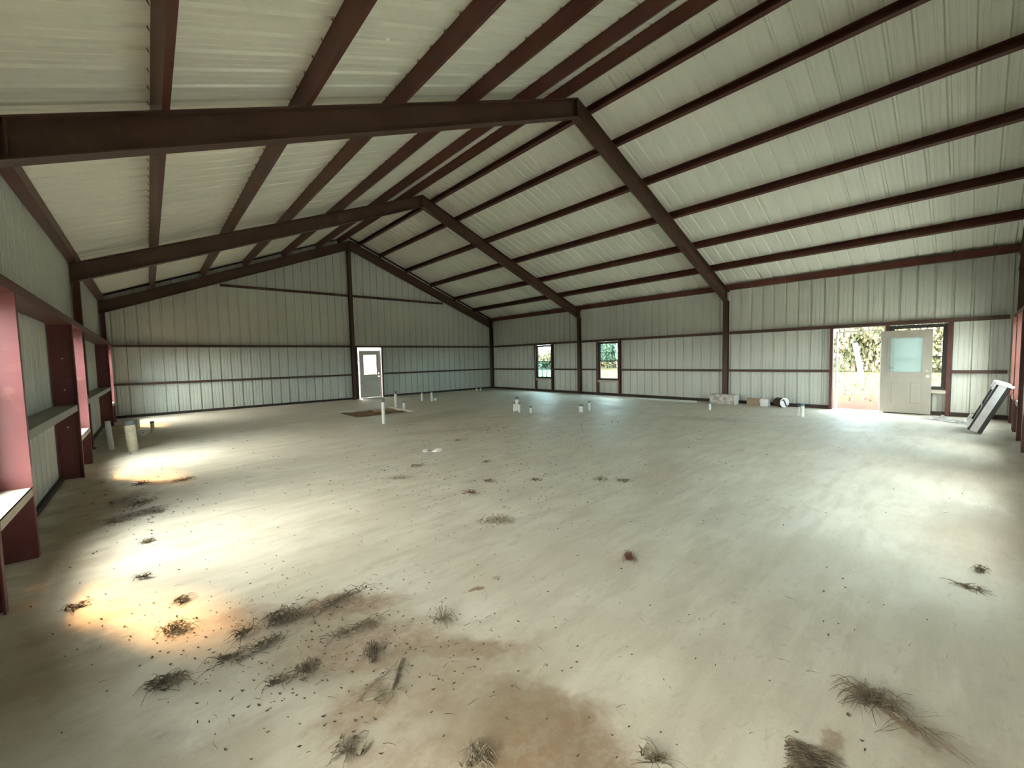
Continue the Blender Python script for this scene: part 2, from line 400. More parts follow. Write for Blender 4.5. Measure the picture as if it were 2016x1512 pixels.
# ------------------------------------------------------------------ floor slab with a block-out
PX0, PX1, PY0, PY1 = 5.21, 7.03, 11.66, 13.56
mb = MB()
xs = [XL - 0.02, PX0, PX1, XR + 0.02]; ys = [YN - 0.02, PY0, PY1, YF + 0.02]
for i in range(3):
    for j in range(3):
        if i == 1 and j == 1: continue
        mb.add([(xs[i], ys[j], 0), (xs[i + 1], ys[j], 0), (xs[i + 1], ys[j + 1], 0), (xs[i], ys[j + 1], 0)], [(0, 1, 2, 3)])
for (a, b, c, d) in ((PX0, PY0, PX1, PY0), (PX1, PY0, PX1, PY1), (PX1, PY1, PX0, PY1), (PX0, PY1, PX0, PY0),
                     (xs[0], ys[0], xs[3], ys[0]), (xs[3], ys[0], xs[3], ys[3]), (xs[3], ys[3], xs[0], ys[3]), (xs[0], ys[3], xs[0], ys[0])):
    mb.add([(a, b, 0), (c, d, 0), (c, d, -0.14), (a, b, -0.14)], [(0, 1, 2, 3)])
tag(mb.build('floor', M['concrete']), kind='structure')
mb = MB(); n = 26; g = []
for j in range(n + 1):
    for i in range(n + 1):
        x = PX0 + (PX1 - PX0) * i / n; y = PY0 + (PY1 - PY0) * j / n
        g.append((x, y, -0.055 + 0.035 * mnoise.noise((x * 2.3, y * 2.3, 0)) + 0.015 * mnoise.noise((x * 8, y * 8, 3))))
mb.add(g, [(j * (n + 1) + i, j * (n + 1) + i + 1, (j + 1) * (n + 1) + i + 1, (j + 1) * (n + 1) + i) for j in range(n) for i in range(n)])
tag(mb.build('sand_bed', M['sand'], smooth=True), 'brown sand filling the square cutout in the concrete floor', 'sand', kind='stuff')

# base angles along the walls
def baseboard(name, boxes):
    mb = MB()
    for b in boxes: mb.box(*b)
    tag(mb.build(name, M['base_steel']), kind='structure')
baseboard('baseboard_left', [(XL + 0.005, XL + 0.05, YN + 0.01, Y3 - 0.2, 0, 0.05)])
baseboard('baseboard_right', [(W + 0.05, XR - 0.004, YN + 0.01, DR[0] - 0.03, 0, 0.09), (W + 0.05, XR - 0.004, DR[1] + 0.03, YF - 0.05, 0, 0.09)])
baseboard('baseboard_far', [(XL + 0.05, FD[0] - 0.05, YF - 0.09, YF - 0.004, 0, 0.075), (FD[1] + 0.05, XR - 0.05, YF - 0.09, YF - 0.004, 0, 0.075)])
baseboard('baseboard_near', [(XL + 0.05, XR - 0.05, YN + 0.004, YN + 0.05, 0, 0.05)])
# rake angles at the far gable
for k, (xa, xb) in enumerate(((XL + 0.03, XM), (XM, XR - 0.03))):
    mb = MB(); hx = 0.04
    sec = [(-0.05, 0), (0.04, 0), (0.04, -0.05), (-0.05, -0.05)]
    mb.loft([[(x, YF - 0.085 + a, z_roof(x) - 0.012 + b) for a, b in sec] for x in (xa, xb)])
    tag(mb.build('trim_%d' % (k + 2), M['base_steel']), kind='structure')

# ------------------------------------------------------------------ steel: columns, rafters, purlins, girts
RD = RT
def rafter(y, side, label):
    mb = MB()
    x0 = XL + 0.012 if side < 0 else XR - 0.012
    fl, tf, tw = 0.17, 0.014, 0.010
    zu, zt = z_under, z_top
    def strip(ya, yb, lo, hi):
        xs_ = (x0, XM)
        rings = [[(x, ya, lo(x)), (x, yb, lo(x)), (x, yb, hi(x)), (x, ya, hi(x))] for x in xs_]
        mb.loft(rings)
    strip(y - fl / 2, y + fl / 2, lambda x: zu(x), lambda x: zu(x) + tf)
    strip(y - fl / 2, y + fl / 2, lambda x: zt(x) - tf, lambda x: zt(x))
    strip(y - tw / 2, y + tw / 2, lambda x: zu(x) + tf, lambda x: zt(x) - tf)
    e = x0 + (0.02 if side < 0 else -0.02)
    # end plate and stiffener at the eave, splice plate at the ridge
    for xc in (XM - 0.008 if side < 0 else XM + 0.008,):
        mb.box(xc - 0.008, xc + 0.008, y - fl / 2, y + fl / 2, zu(xc) - 0.0, zt(xc))
    for xc in (0.06, W - 0.06):
        if (xc < XM) == (side < 0): mb.box(xc - 0.006, xc + 0.006, y - fl / 2 + 0.01, y + fl / 2 - 0.01, zu(xc) + tf, zt(xc) - tf)
    o = mb.build('rafter', M['frame_steel']); rebase(o, (x0, y, zu(x0)))
    return tag(o, label, 'steel beam', 'rafters of the portal frames', 'thing')
rafter(Y1, -1, 'dark steel rafter nearest the camera, left half, running out at the upper left')
rafter(Y1, 1, 'dark steel rafter nearest the camera, right half, dropping to the bundle column')
rafter(Y2, -1, 'dark steel rafter of the middle frame, left half, ending above the pink jambs')
rafter(Y2, 1, 'dark steel rafter of the middle frame, right half, ending between the two small windows')
rafter(Y3, -1, 'dark steel rafter against the far gable wall, left half')
rafter(Y3, 1, 'dark steel rafter against the far gable wall, right half')
rafter(Y0, 1, 'dark steel rafter seen edge-on at the right margin above the leaning window unit')

def column(x, y, side, label):
    root = empty('column', (x, y, 0)); tag(root, label, 'steel column', 'columns of the portal frames', 'thing')
    mb = MB()
    xa, xb = (x - 0.115, x) if side < 0 else (x, x + 0.125)
    xm = (xa + xb) / 2
    zt = z_under(xm) + (0.02 if True else 0)
    sec = i_section(xb - xa, 0.15)
    rings = [[(xm + a, y + b, 0.014 if k == 0 else z_under(xm + a) ) for a, b in sec] for k in (0, 1)]
    mb.loft(rings)
    mb.build('shaft', M['primer'] if side < 0 else M['frame_steel'], root)
    b = MB(); b.box(xa, xb + 0.03 if side < 0 else xb, y - 0.1, y + 0.1, 0, 0.014)
    b.build('base_plate', M['base_steel'], root)
CLX = -0.06
column(CLX, Y1, -1, 'left wall column of the nearest frame, behind the nearest pink jamb')
column(CLX, Y2, -1, 'left wall column of the middle frame, just beyond the second pink jamb')
column(CLX, Y3, -1, 'corner column where the left wall meets the far gable wall')
column(W, Y1, 1, 'right wall column with the wrapped bundle at its foot')
column(W, Y2, 1, 'right wall column between the two small windows')
column(W, Y3, 1, 'corner column where the right wall meets the far gable wall')
column(W, Y0, 1, 'corner column at the right margin beside the leaning window unit')
# gable column in the middle of the far wall
root = empty('column', (7.33, 17.5, 0)); tag(root, 'tall dark column in the middle of the far gable wall, left of the closed door', 'steel column', 'columns of the portal frames', 'thing')
mb = MB()
sec = i_section(0.18, 0.13)
mb.loft([[(7.33 + b, 17.47 + a, 0.014 if k == 0 else z_under(7.33 + b) - 0.001) for a, b in sec] for k in (0, 1)])
mb.build('shaft', M['frame_steel'], root)
b = MB(); b.box(7.23, 7.43, 17.37, 17.57, 0, 0.014); b.build('base_plate', M['base_steel'], root)

# purlins
PL = [7.02, 6.17, 4.93, 3.66, 2.42, 1.10]
PR = [7.77, 8.66, 9.88, 11.16, 12.50, 13.68]
words = ['closest to the ridge', 'second from the ridge', 'third from the ridge', 'fourth from the ridge', 'fifth from the ridge', 'sixth from the ridge, next above the eave']
def purlin(x, side, label):
    mb = MB()
    sl = Vector((1, 0, S if side < 0 else -S)).normalized()        # along +x on the slope
    nr = Vector((-sl.z, 0, sl.x))                                   # away from the rafter
    p0 = Vector((x, YN + 0.02, z_top(x) + 0.001)); p1 = Vector((x, YF - 0.02, z_top(x) + 0.001))
    ax, ay = (nr, sl) if side < 0 else (nr, -sl)
    sec = c_section(PUR, 0.068)
    sec = [(a, b_ - 0.034) for a, b_ in sec]
    extrude(mb, sec, p0, p1, ax, ay)
    # screw tips coming through the sheet beside the purlin
    k = 0; y = YN + 0.25
    while y < 12:
        q = Vector((x, y, z_top(x))) + nr * (PUR - 0.03) - (sl * 0.055 if side < 0 else sl * -0.055)
        mb.tube([q, q + nr * 0.034], [0.003, 0.006], 4)
        y += 0.305
    o = mb.build('purlin', M['primer']); rebase(o, (x, YN + 0.02, z_top(x)))
    tag(o, label, 'purlin', 'purlins under the %s roof slope' % ('left' if side < 0 else 'right'), 'thing')
for x, w_ in zip(PL, words): purlin(x, -1, 'brown steel purlin under the left roof slope, ' + w_)
for x, w_ in zip(PR, words): purlin(x, 1, 'brown steel purlin under the right roof slope, ' + w_)
# eave struts
for side in (-1, 1):
    mb = MB()
    xo = XL + 0.008 if side < 0 else XR - 0.008
    zt = z_roof(xo) - 0.02
    sec = c_section(0.165, 0.13 if side < 0 else 0.14, 0.006, 0.03)
    # web on the room side, flanges towards the wall sheet
    xi = xo + (0.13 if side < 0 else -0.14)
    extrude(mb, sec, (xi, YN + 0.02, zt - 0.165), (xi, YF - 0.02, zt - 0.165), (0, 0, 1), (-1 if side < 0 else 1, 0, 0))
    o = mb.build('eave_strut', M['primer']); rebase(o, (xi, YN + 0.02, zt - 0.165))
    tag(o, 'brown eave strut along the top of the %s' % ('left wall above the pink jambs' if side < 0 else 'right wall above the open door'), 'eave strut', 'eave struts', 'thing')

# girts: a channel lying flat, web horizontal
def girt(p0, p1, depth_dir, web_up, label, group, name='girt', mat='primer', depth=0.15, fl=0.075):
    mb = MB()
    dd = Vector(depth_dir)
    sec = c_section(depth, fl, 0.006, 0.015)
    extrude(mb, sec, p0, p1, dd, (0, 0, -1 if web_up else 1))
    mats = None
    o = mb.build(name, M[mat]); rebase(o, p0)
    return tag(o, label, 'girt', group, 'thing')
g_l, g_r, g_f, g_n = 'girts on the left wall', 'girts on the right wall', 'girts on the far wall', 'girts on the near wall'
LIX = 0.05                                # room-side edge of left girts and jambs
girt((XL + 0.008, YN + 0.3, 2.20), (XL + 0.008, Y3 - 0.12, 2.20), (1, 0, 0), False, 'brown header girt running the length of the left wall above the pink jambs', g_l, depth=LIX - XL - 0.008, fl=0.09)
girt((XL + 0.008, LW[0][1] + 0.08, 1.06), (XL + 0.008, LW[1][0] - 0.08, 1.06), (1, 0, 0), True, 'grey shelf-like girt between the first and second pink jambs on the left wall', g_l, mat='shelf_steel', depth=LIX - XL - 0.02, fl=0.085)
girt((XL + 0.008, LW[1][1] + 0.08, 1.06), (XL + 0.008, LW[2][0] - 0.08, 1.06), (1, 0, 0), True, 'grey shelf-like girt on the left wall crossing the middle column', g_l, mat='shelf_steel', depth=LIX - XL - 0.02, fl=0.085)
RIX = W + 0.012
rd = XR - 0.008 - RIX
girt((XR - 0.008, YN + 0.3, 2.20), (XR - 0.008, Y3 - 0.1, 2.20), (-1, 0, 0), False, 'brown header girt running along the right wall above the door and windows', g_r, mat='frame_steel', depth=rd, fl=0.085)
segs = [(YN + 0.3, RW[2][0] - 0.07, 'brown lower girt in the corner right of the open door'),
        (DR[1] + 0.07, Y1 - 0.08, 'brown lower girt between the open doorway and the column with the bundle'),
        (Y1 + 0.08, RW[1][0] - 0.07, 'brown lower girt left of the column with the bundle'),
        (RW[1][1] + 0.07, Y2 - 0.08, 'short brown lower girt just left of the nearer small window'),
        (Y2 + 0.08, RW[0][0] - 0.07, 'brown lower girt just right of the farther small window'),
        (RW[0][1] + 0.07, Y3 - 0.1, 'brown lower girt between the farther small window and the far corner')]
for a, b_, l in segs: girt((XR - 0.008, a, 1.08), (XR - 0.008, b_, 1.08), (-1, 0, 0), True, l, g_r, mat='frame_steel', depth=rd, fl=0.07)
FY = 17.52; fdp = YF - 0.008 - FY
girt((XL + 0.2, YF - 0.008, 2.205), (XR - 0.2, YF - 0.008, 2.205), (0, -1, 0), False, 'brown girt across the full far wall level with the top of the closed door', g_f, mat='frame_steel', depth=fdp, fl=0.075)
girt((XL + 0.2, YF - 0.008, 1.08), (FD[0] - 0.08, YF - 0.008, 1.08), (0, -1, 0), True, 'brown lower girt on the far wall left of the closed door', g_f, mat='frame_steel', depth=fdp, fl=0.07)
girt((FD[1] + 0.08, YF - 0.008, 1.08), (XR - 0.2, YF - 0.008, 1.08), (0, -1, 0), True, 'brown lower girt on the far wall right of the closed door', g_f, mat='frame_steel', depth=fdp, fl=0.07)
girt((2.86, YF - 0.008, 4.33), (11.88, YF - 0.008, 4.33), (0, -1, 0), False, 'brown girt high in the gable of the far wall', g_f, mat='frame_steel', depth=fdp, fl=0.08)
NY = -0.50; nd = NY - YN - 0.008
girt((XL + 0.3, YN + 0.008, 2.20), (XR - 0.2, YN + 0.008, 2.20), (0, 1, 0), False, 'brown header girt seen end-on at the right margin above the near windows', g_n, depth=nd, fl=0.085)

# window and door jambs: channels standing on the slab, web towards the opening
def jamb(edge, away, along, p_out, p_in, label, group, mat='jamb_steel'):
    """along 'y': edge is a y value and depth runs in x from p_out to p_in; along 'x': the reverse"""
    mb = MB()
    d = abs(p_in - p_out); sg = 1 if p_in > p_out else -1
    sec = c_section(d, 0.066, 0.006, 0.012)
    if along == 'y': extrude(mb, sec, (p_out, edge, 0.0), (p_out, edge, 2.198), (sg, 0, 0), (0, away, 0))
    else: extrude(mb, sec, (edge, p_out, 0.0), (edge, p_out, 2.198), (0, sg, 0), (away, 0, 0))
    o = mb.build('jamb_post', M[mat]); rebase(o, (p_out, edge, 0) if along == 'y' else (edge, p_out, 0))
    return tag(o, label, 'jamb post', group, 'thing')
gl, gr, gn = 'jamb posts on the left wall', 'jamb posts on the right wall', 'jamb posts on the near wall'
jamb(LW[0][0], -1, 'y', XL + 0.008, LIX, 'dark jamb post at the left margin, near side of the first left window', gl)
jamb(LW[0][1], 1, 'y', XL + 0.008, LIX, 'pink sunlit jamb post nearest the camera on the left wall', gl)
def jamb_with_light_dots(edge, away, label):
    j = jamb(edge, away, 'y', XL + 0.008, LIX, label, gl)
    for z in (0.75, 1.28, 1.72):  # pale discs stand in for daylight showing through jamb holes
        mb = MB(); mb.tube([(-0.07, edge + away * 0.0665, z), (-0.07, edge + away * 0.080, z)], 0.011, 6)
        o = mb.build('light_dot', M['zinc'], j); o['label'] = 'pale dot for daylight through a hole'
jamb_with_light_dots(LW[1][0], -1, 'dark jamb post with pale dots for lit holes, near side of the second left window')
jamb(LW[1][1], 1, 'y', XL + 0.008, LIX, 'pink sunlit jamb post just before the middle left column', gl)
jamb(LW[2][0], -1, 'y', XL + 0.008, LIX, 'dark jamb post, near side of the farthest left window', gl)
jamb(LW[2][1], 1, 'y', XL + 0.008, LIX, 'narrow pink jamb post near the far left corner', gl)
nm = ['farther small window', 'nearer small window', 'window behind the open door']
for (a, b_), w_ in zip(RW, nm):
    if w_ == nm[2]:
        jamb(a, -1, 'y', XR - 0.008, RIX, 'dark jamb post right of the ' + w_, gr, 'primer')
        jamb(b_, 1, 'y', XR - 0.008, RIX, 'dark jamb post right of the open doorway', gr, 'primer')
    else:
        jamb(a, -1, 'y', XR - 0.008, RIX, 'dark jamb post on the right side of the ' + w_, gr, 'primer')
        jamb(b_, 1, 'y', XR - 0.008, RIX, 'jamb post with pink reveal left of the ' + w_, gr, 'primer')
jamb(DR[1], 1, 'y', XR - 0.008, RIX, 'dark jamb post left of the open doorway', gr, 'primer')
jamb(FD[0], -1, 'x', YF - 0.008, FY - 0.01, 'dark jamb post left of the closed far door, beside the gable column', 'jamb posts at the far door', 'primer')
jamb(FD[1], 1, 'x', YF - 0.008, FY - 0.01, 'dark jamb post right of the closed far door', 'jamb posts at the far door', 'primer')
vis = ['near window deepest in the right corner', 'near window behind the leaning window unit', 'near window closest to the right margin']
for (a, b_), w_ in zip([NW[4], NW[3], NW[2]], vis):
    jamb(a, -1, 'x', YN + 0.008, NY + 0.02, 'dark jamb post before the ' + w_, gn, 'primer')
    jamb(b_, 1, 'x', YN + 0.008, NY + 0.02, 'pink jamb post on the far side of the ' + w_, gn, 'primer')

# ------------------------------------------------------------------ windows (units set in the sheet plane), sills
def window(n, along, a, b_, plane, inward, sill_depth, upper_grid, lower_grid, upper_glass='glass', lower_glass='glass'):
    """plane: coordinate of the sheet; inward: +1/-1 direction of the room along the depth axis"""
    root = empty('window_%d' % n, (plane, a, SILL) if along == 'y' else (a, plane, SILL)); tag(root, kind='structure')
    def bx(mb, s0, s1, d0, d1, z0, z1):       # d measured from the sheet into the room
        p, q = sorted((plane + inward * d0, plane + inward * d1))
        if along == 'y': mb.box(p, q, s0, s1, z0, z1)
        else: mb.box(s0, s1, p, q, z0, z1)
    z0, z1 = SILL + 0.012, HEAD - 0.008
    mb = MB(); fw = 0.05
    bx(mb, a + .001, a + fw, -0.02, 0.07, z0, z1); bx(mb, b_ - fw, b_ - .001, -0.02, 0.07, z0, z1)
    bx(mb, a + fw, b_ - fw, -0.02, 0.07, z0, z0 + fw); bx(mb, a + fw, b_ - fw, -0.02, 0.07, z1 - fw, z1)
    mb.build('window_frame', M['bronze'], root)
    mid = (z0 + z1) / 2
    for nm_, za, zb, d, grid, gl_ in (('upper_sash', mid - 0.02, z1 - fw, 0.0, upper_grid, upper_glass), ('lower_sash', z0 + fw, mid + 0.02, 0.032, lower_grid, lower_glass)):
        mb = MB(); sw = 0.034; s0, s1 = a + fw, b_ - fw
        bx(mb, s0, s0 + sw, d, d + 0.028, za, zb); bx(mb, s1 - sw, s1, d, d + 0.028, za, zb)
        bx(mb, s0 + sw, s1 - sw, d, d + 0.028, za, za + sw); bx(mb, s0 + sw, s1 - sw, d, d + 0.028, zb - sw, zb)
        if grid:
            for k in (1, 2):
                s = s0 + (s1 - s0) * k / 3; bx(mb, s - 0.008, s + 0.008, d + 0.006, d + 0.022, za + sw, zb - sw)
            zm = (za + zb) / 2; bx(mb, s0 + sw, s1 - sw, d + 0.006, d + 0.022, zm - 0.008, zm + 0.008)
        sash = mb.build(nm_, M['bronze'], root)
        mb = MB()
        bx(mb, s0 + sw, s1 - sw, d + 0.013, d + 0.015, za + sw, zb - sw)
        g_ = mb.build('glass', M[gl_], sash)
    mb = MB()
    bx(mb, a + 0.002, b_ - 0.002, 0.072, sill_depth, SILL - 0.006, SILL); bx(mb, a + 0.002, b_ - 0.002, sill_depth - 0.008, sill_depth, SILL - 0.07, SILL)
    bx(mb, a + 0.002, b_ - 0.002, 0.004, 0.072, SILL - 0.006, SILL + 0.012)
    mb.build('window_sill', M['sill_steel'], root)
    return root
n = 1
for a, b_ in LW: window(n, 'y', a, b_, XL, 1, LIX - XL, False, False); n += 1
window(n, 'y', *RW[0], XR, -1, XR - RIX, False, True, 'glass', 'glass_cool'); n += 1
window(n, 'y', *RW[1], XR, -1, XR - RIX, True, False, 'glass_cool', 'glass'); n += 1
window(n, 'y', *RW[2], XR, -1, XR - RIX, True, True, 'glass', 'glass'); n += 1
for a, b_ in NW: window(n, 'x', a, b_, YN, 1, NY - YN, False, False); n += 1

# ------------------------------------------------------------------ doors
def bool_cut(o, cutters):
    for c in cutters:
        md = o.modifiers.new('cut', 'BOOLEAN'); md.operation = 'DIFFERENCE'; md.object = c; md.solver = 'EXACT'
    dg = bpy.context.evaluated_depsgraph_get(); dg.update()
    me = bpy.data.meshes.new_from_object(o.evaluated_get(dg)); o.modifiers.clear(); o.data = me
    for c in cutters: bpy.data.objects.remove(c, do_unlink=True)

def door_leaf(root, LWd, H, knob_side, paint='door_paint'):
    """leaf built in local axes: width along +x from 0, thickness -0.045..0 in y (y=-0.045 faces the room), z up; then parented"""
    mb = MB(); mb.box(0, LWd, -0.045, 0, 0, H)
    leaf = mb.build('door_leaf', M[paint])
    cut = []
    gx0, gx1, gz0, gz1 = LWd * 0.17, LWd * 0.83, 1.00, H - 0.17
    c = MB(); c.box(gx0, gx1, -0.1, 0.05, gz0, gz1); cut.append(c.build('cut', M[paint]))
    kx = LWd - 0.065 if knob_side > 0 else 0.065
    for z in (0.91, 1.05):
        c = MB(); c.tube([(kx, -0.1, z), (kx, 0.05, z)], 0.029, 20); cut.append(c.build('cut', M[paint]))
    # two sunk panels on each face
    for x0, x1 in ((LWd * 0.17, LWd * 0.45), (LWd * 0.55, LWd * 0.83)):
        for z0, z1 in ((0.2, 0.80),):
            for ya, yb in ((-0.06, -0.039), (-0.006, 0.02)):
                c = MB(); c.box(x0, x1, ya, yb, z0, z1); cut.append(c.build('cut', M[paint]))
    bool_cut(leaf, cut)
    for p in leaf.data.polygons: p.use_smooth = False
    parts = [leaf]
    mb = MB()                                # raised field inside each sunk panel
    for x0, x1 in ((LWd * 0.17, LWd * 0.45), (LWd * 0.55, LWd * 0.83)):
        i = 0.045
        for sy, y0, y1 in ((-1, -0.0392, -0.0445),):
            mb.loft([[(x0 + i, y0, 0.2 + i), (x1 - i, y0, 0.2 + i), (x1 - i, y0, 0.8 - i), (x0 + i, y0, 0.8 - i)],
                     [(x0 + i + .02, y1, 0.22 + i), (x1 - i - .02, y1, 0.22 + i), (x1 - i - .02, y1, 0.78 - i), (x0 + i + .02, y1, 0.78 - i)]])
    parts.append(mb.build('raised_panel', M[paint]))
    mb = MB(); t = 0.035                      # glazing frame
    for ya, yb in ((-0.058, -0.0455), (0.0005, 0.012)):
        mb.box(gx0 - t, gx1 + t, ya, yb, gz0 - t, gz0 + 0.008); mb.box(gx0 - t, gx1 + t, ya, yb, gz1 - 0.008, gz1 + t)
        mb.box(gx0 - t, gx0 + 0.008, ya, yb, gz0 + 0.008, gz1 - 0.008); mb.box(gx1 - 0.008, gx1 + t, ya, yb, gz0 + 0.008, gz1 - 0.008)
    parts.append(mb.build('glazing_frame', M[paint]))
    mb = MB()
    mb.box(gx0, gx1, -0.040, -0.037, gz0, gz1); mb.box(gx0, gx1, -0.008, -0.005, gz0, gz1)
    parts.append(mb.build('glass', M['glass']))
    mb = MB(); k = 0; z = gz0 + 0.012          # closed blind between the panes
    while z < gz1 - 0.01:
        mb.add([(gx0 + 0.012, -0.019, z), (gx1 - 0.012, -0.019, z), (gx1 - 0.012, -0.026, z + 0.0175), (gx0 + 0.012, -0.026, z + 0.0175)], [(0, 1, 2, 3)])
        z += 0.0165
    parts.append(mb.build('blind', M['blind']))
    mb = MB()
    for xx in (gx0 + 0.10, gx1 - 0.10): mb.box(xx - 0.003, xx + 0.003, -0.0285, -0.027, gz0 + 0.01, gz1 - 0.01)
    parts.append(mb.build('blind_cord', M['white_vinyl']))
    mb = MB(); mb.box(gx0 + 0.015, gx0 + 0.085, -0.064, -0.058, gz0 + 0.10, gz0 + 0.118); mb.box(gx0 - 0.012, gx0 + 0.02, -0.064, -0.058, gz0 + 0.10, gz0 + 0.118)
    parts.append(mb.build('blind_slider', M['tape_grey']))
    return parts
def place_parts(parts, root, mat):
    leaf = parts[0]
    for o in parts:
        o.data.transform(mat)
    for o in parts:
        par = root if o is leaf else leaf
        o.parent = par
        o.matrix_parent_inverse = Matrix.Translation(-Vector(root.location))
    for o in parts[1:]:
        o.matrix_parent_inverse = Matrix.Identity(4)
        leaf_world = Matrix.Identity(4)

# far door, shut
root = empty('door_1', (FD[0], YF - 0.1, 0)); tag(root, kind='structure')
mb = MB(); fa, fb = FD[0] + 0.055, FD[1] - 0.035
ft = 2.075
mb.box(fa, fa + 0.032, YF - 0.12, YF, 0, ft); mb.box(fb - 0.032, fb, YF - 0.12, YF, 0, ft); mb.box(fa, fb, YF - 0.12, YF, ft, ft + 0.032)
mb.box(fa + .032, fb - .032, YF - 0.12, YF, 0, 0.02)
mb.build('door_frame', M['white_vinyl'], root)
pp = door_leaf(root, fb - fa - 0.07, ft - 0.03, 1, 'door_paint_lightened')
place_parts(pp, root, Matrix.Translation((fa + 0.035, YF - 0.03, 0.024)))
# right door, swung open flat against the wall
root = empty('door_2', (W, DR[0], 0)); tag(root, kind='structure')
mb = MB(); da, db = DR[0] + 0.03, DR[1] - 0.065
ft = 2.075
mb.box(W + 0.02, XR + 0.02, da, da + 0.03, 0, ft); mb.box(W + 0.02, XR + 0.02, db - 0.03, db, 0, ft); mb.box(W + 0.02, XR + 0.02, da, db, ft, ft + 0.03)
mb.box(W + 0.02, XR + 0.02, da + .03, db - .03, 0, 0.022)
mb.build('door_frame', M['white_vinyl'], root)
pp = door_leaf(root, 0.91, ft - 0.045, 1)
A = math.radians(1.5)
# local x (width) -> -y world, local -y (room face) -> -x world
R = Matrix(((0, 1, 0, 0), (-1, 0, 0, 0), (0, 0, 1, 0), (0, 0, 0, 1)))
place_parts(pp, root, Matrix.Translation((W + 0.005, DR[0] + 0.035, 0.026)) @ Matrix.Rotation(-A, 4, 'Z') @ R)
mb = MB()
for z in (0.25, 1.03, 1.82): mb.tube([(W + 0.012, DR[0] + 0.045, z), (W + 0.012, DR[0] + 0.045, z + 0.1)], 0.008, 8)
mb.build('hinge', M['zinc'], root)

# ------------------------------------------------------------------ plumbing stubs
def pipe(u, v, vt, wpx, label, group, mat='pvc', cap=None, tilt=0.0, tdir=(1, 0)):
    p = on_floor(u, v); r = px(p, wpx) / 2; h = height_at(p, vt)
    root = empty('pvc_pipe', p)
    tag(root, label, 'pipe', group)
    top = Vector((tdir[0] * tilt * h, tdir[1] * tilt * h, h))
    n_ = 20
    mb = MB(); base = p
    ax = top.normalized(); a = ax.orthogonal().normalized(); b_ = ax.cross(a)
    def ring(c, rr): return [base + c + (a * math.cos(2 * math.pi * k / n_) + b_ * math.sin(2 * math.pi * k / n_)) * rr for k in range(n_)]
    mb.loft([ring(Vector((0, 0, 0)), r), ring(top, r), ring(top, r * 0.86), ring(top * 0.55, r * 0.86)], True, False)
    mb.build('pipe_wall', M[mat], root, smooth=False)
    if cap:
        c = MB(); hh = max(0.012, h * 0.14)
        c.loft([ring(top - ax * hh, r * 1.06), ring(top + ax * 0.004, r * 1.08), ring(top + ax * 0.012, r * 0.7)], True, True)
        c.build('taped_end', M[cap], root)
    else:
        c = MB(); c.loft([ring(top * 0.6, r * 0.85), ring(top * 0.61, r * 0.85)], True, True); c.build('pipe_hollow', M['pipe_hollow'], root)
    return root
def cleanout(u, v, wpx, label, group, tilt):
    p = on_floor(u, v); r = px(p, wpx) / 2
    root = empty('cleanout_cap', p); tag(root, label, 'pipe cap', group)
    d = (CAM - p); d.z = 0; d.normalize()
    ax = (d * math.cos(tilt) + Vector((0, 0, 1)) * math.sin(tilt)).normalized()
    a = ax.cross(Vector((0, 0, 1))).normalized(); b_ = a.cross(ax)
    c0 = p + Vector((0, 0, r * 1.0 * math.cos(tilt) + 0.004))
    def ring(k_, rr): return [c0 + ax * k_ + (a * math.cos(2 * math.pi * k / 20) + b_ * math.sin(2 * math.pi * k / 20)) * rr for k in range(20)]
    mb = MB(); mb.loft([ring(-0.03, r * 0.9), ring(0, r * 0.9), ring(0, r), ring(0.012, r), ring(0.015, r * 0.9)]); mb.build('cap_disc', M['pvc'], root)
    mb = MB(); mb.loft([ring(0.015, r * 0.2), ring(0.025, r * 0.17)]); mb.build('cap_nut', M['grey_card'], root)
gp = 'pipe stubs near the left wall'; gc = 'pipe stubs around the sand cutout'; gm = 'pipe stubs in the middle of the floor'; gg = 'pipe stubs near the right wall'
pipe(220, 885, 829, 8.5, 'slim white pipe leaning left beside the left wall columns', gp, 'pvc', None, 0.05, (-1, 0))
pipe(262, 888, 828, 17, 'thick cream pipe stub, widest of the pipes by the left wall', gp, 'pvc_old', 'tape_grey', 0.04, (-1, 0))
pipe(271, 850, 826, 8, 'cream pipe stub half hidden behind the thick cream pipe', gp, 'pvc_old', None)
pipe(269.5, 858.5, 852.5, 6, 'tiny white pipe coupling at the foot of the thick cream pipe', gp, 'pvc', None)
pipe(301, 852, 830, 6, 'short cream pipe with dark taped top right of the round cap', gp, 'pvc_old', 'tape_grey')
cleanout(282, 858, 13, 'round white cleanout cap right of the thick cream pipe', gp, 0.55)
pipe(755.5, 834, 785, 6.2, 'tall white pipe standing in front of the sand cutout', gc, 'pvc', 'tape_grey')
pipe(779.5, 802, 771, 5, 'white pipe with dark top at the back edge of the sand cutout', gc, 'pvc', 'tape_grey')
pipe(795.5, 804.5, 791, 4.8, 'short white pipe at the right corner of the sand cutout', gc, 'pvc', 'tape_grey')
pipe(831, 789, 772, 3.6, 'thin white pipe, left of the two by the far wall right of the door', gc, 'pvc', 'tape_grey')
pipe(850, 790, 770, 4.2, 'white pipe by the far wall beside the small round cap', gc, 'pvc', 'tape_grey')
cleanout(857, 789, 6, 'small round white cap beside a white pipe near the far wall', gc, 0.4)
pipe(1018, 808, 782.5, 7.2, 'tallest white pipe of the cluster of three in mid-floor', gm, 'pvc', 'tape_grey')
pipe(1012.5, 810, 793, 4.2, 'slim white pipe on the left of the mid-floor cluster of three', gm, 'pvc', 'tape_grey')
pipe(1022.5, 811.5, 793.5, 4.2, 'slim white pipe on the right of the mid-floor cluster of three', gm, 'pvc', 'tape_grey')
pipe(1045, 813, 800.5, 5.2, 'short white pipe standing alone right of the mid-floor cluster', gm, 'pvc', 'tape_grey')
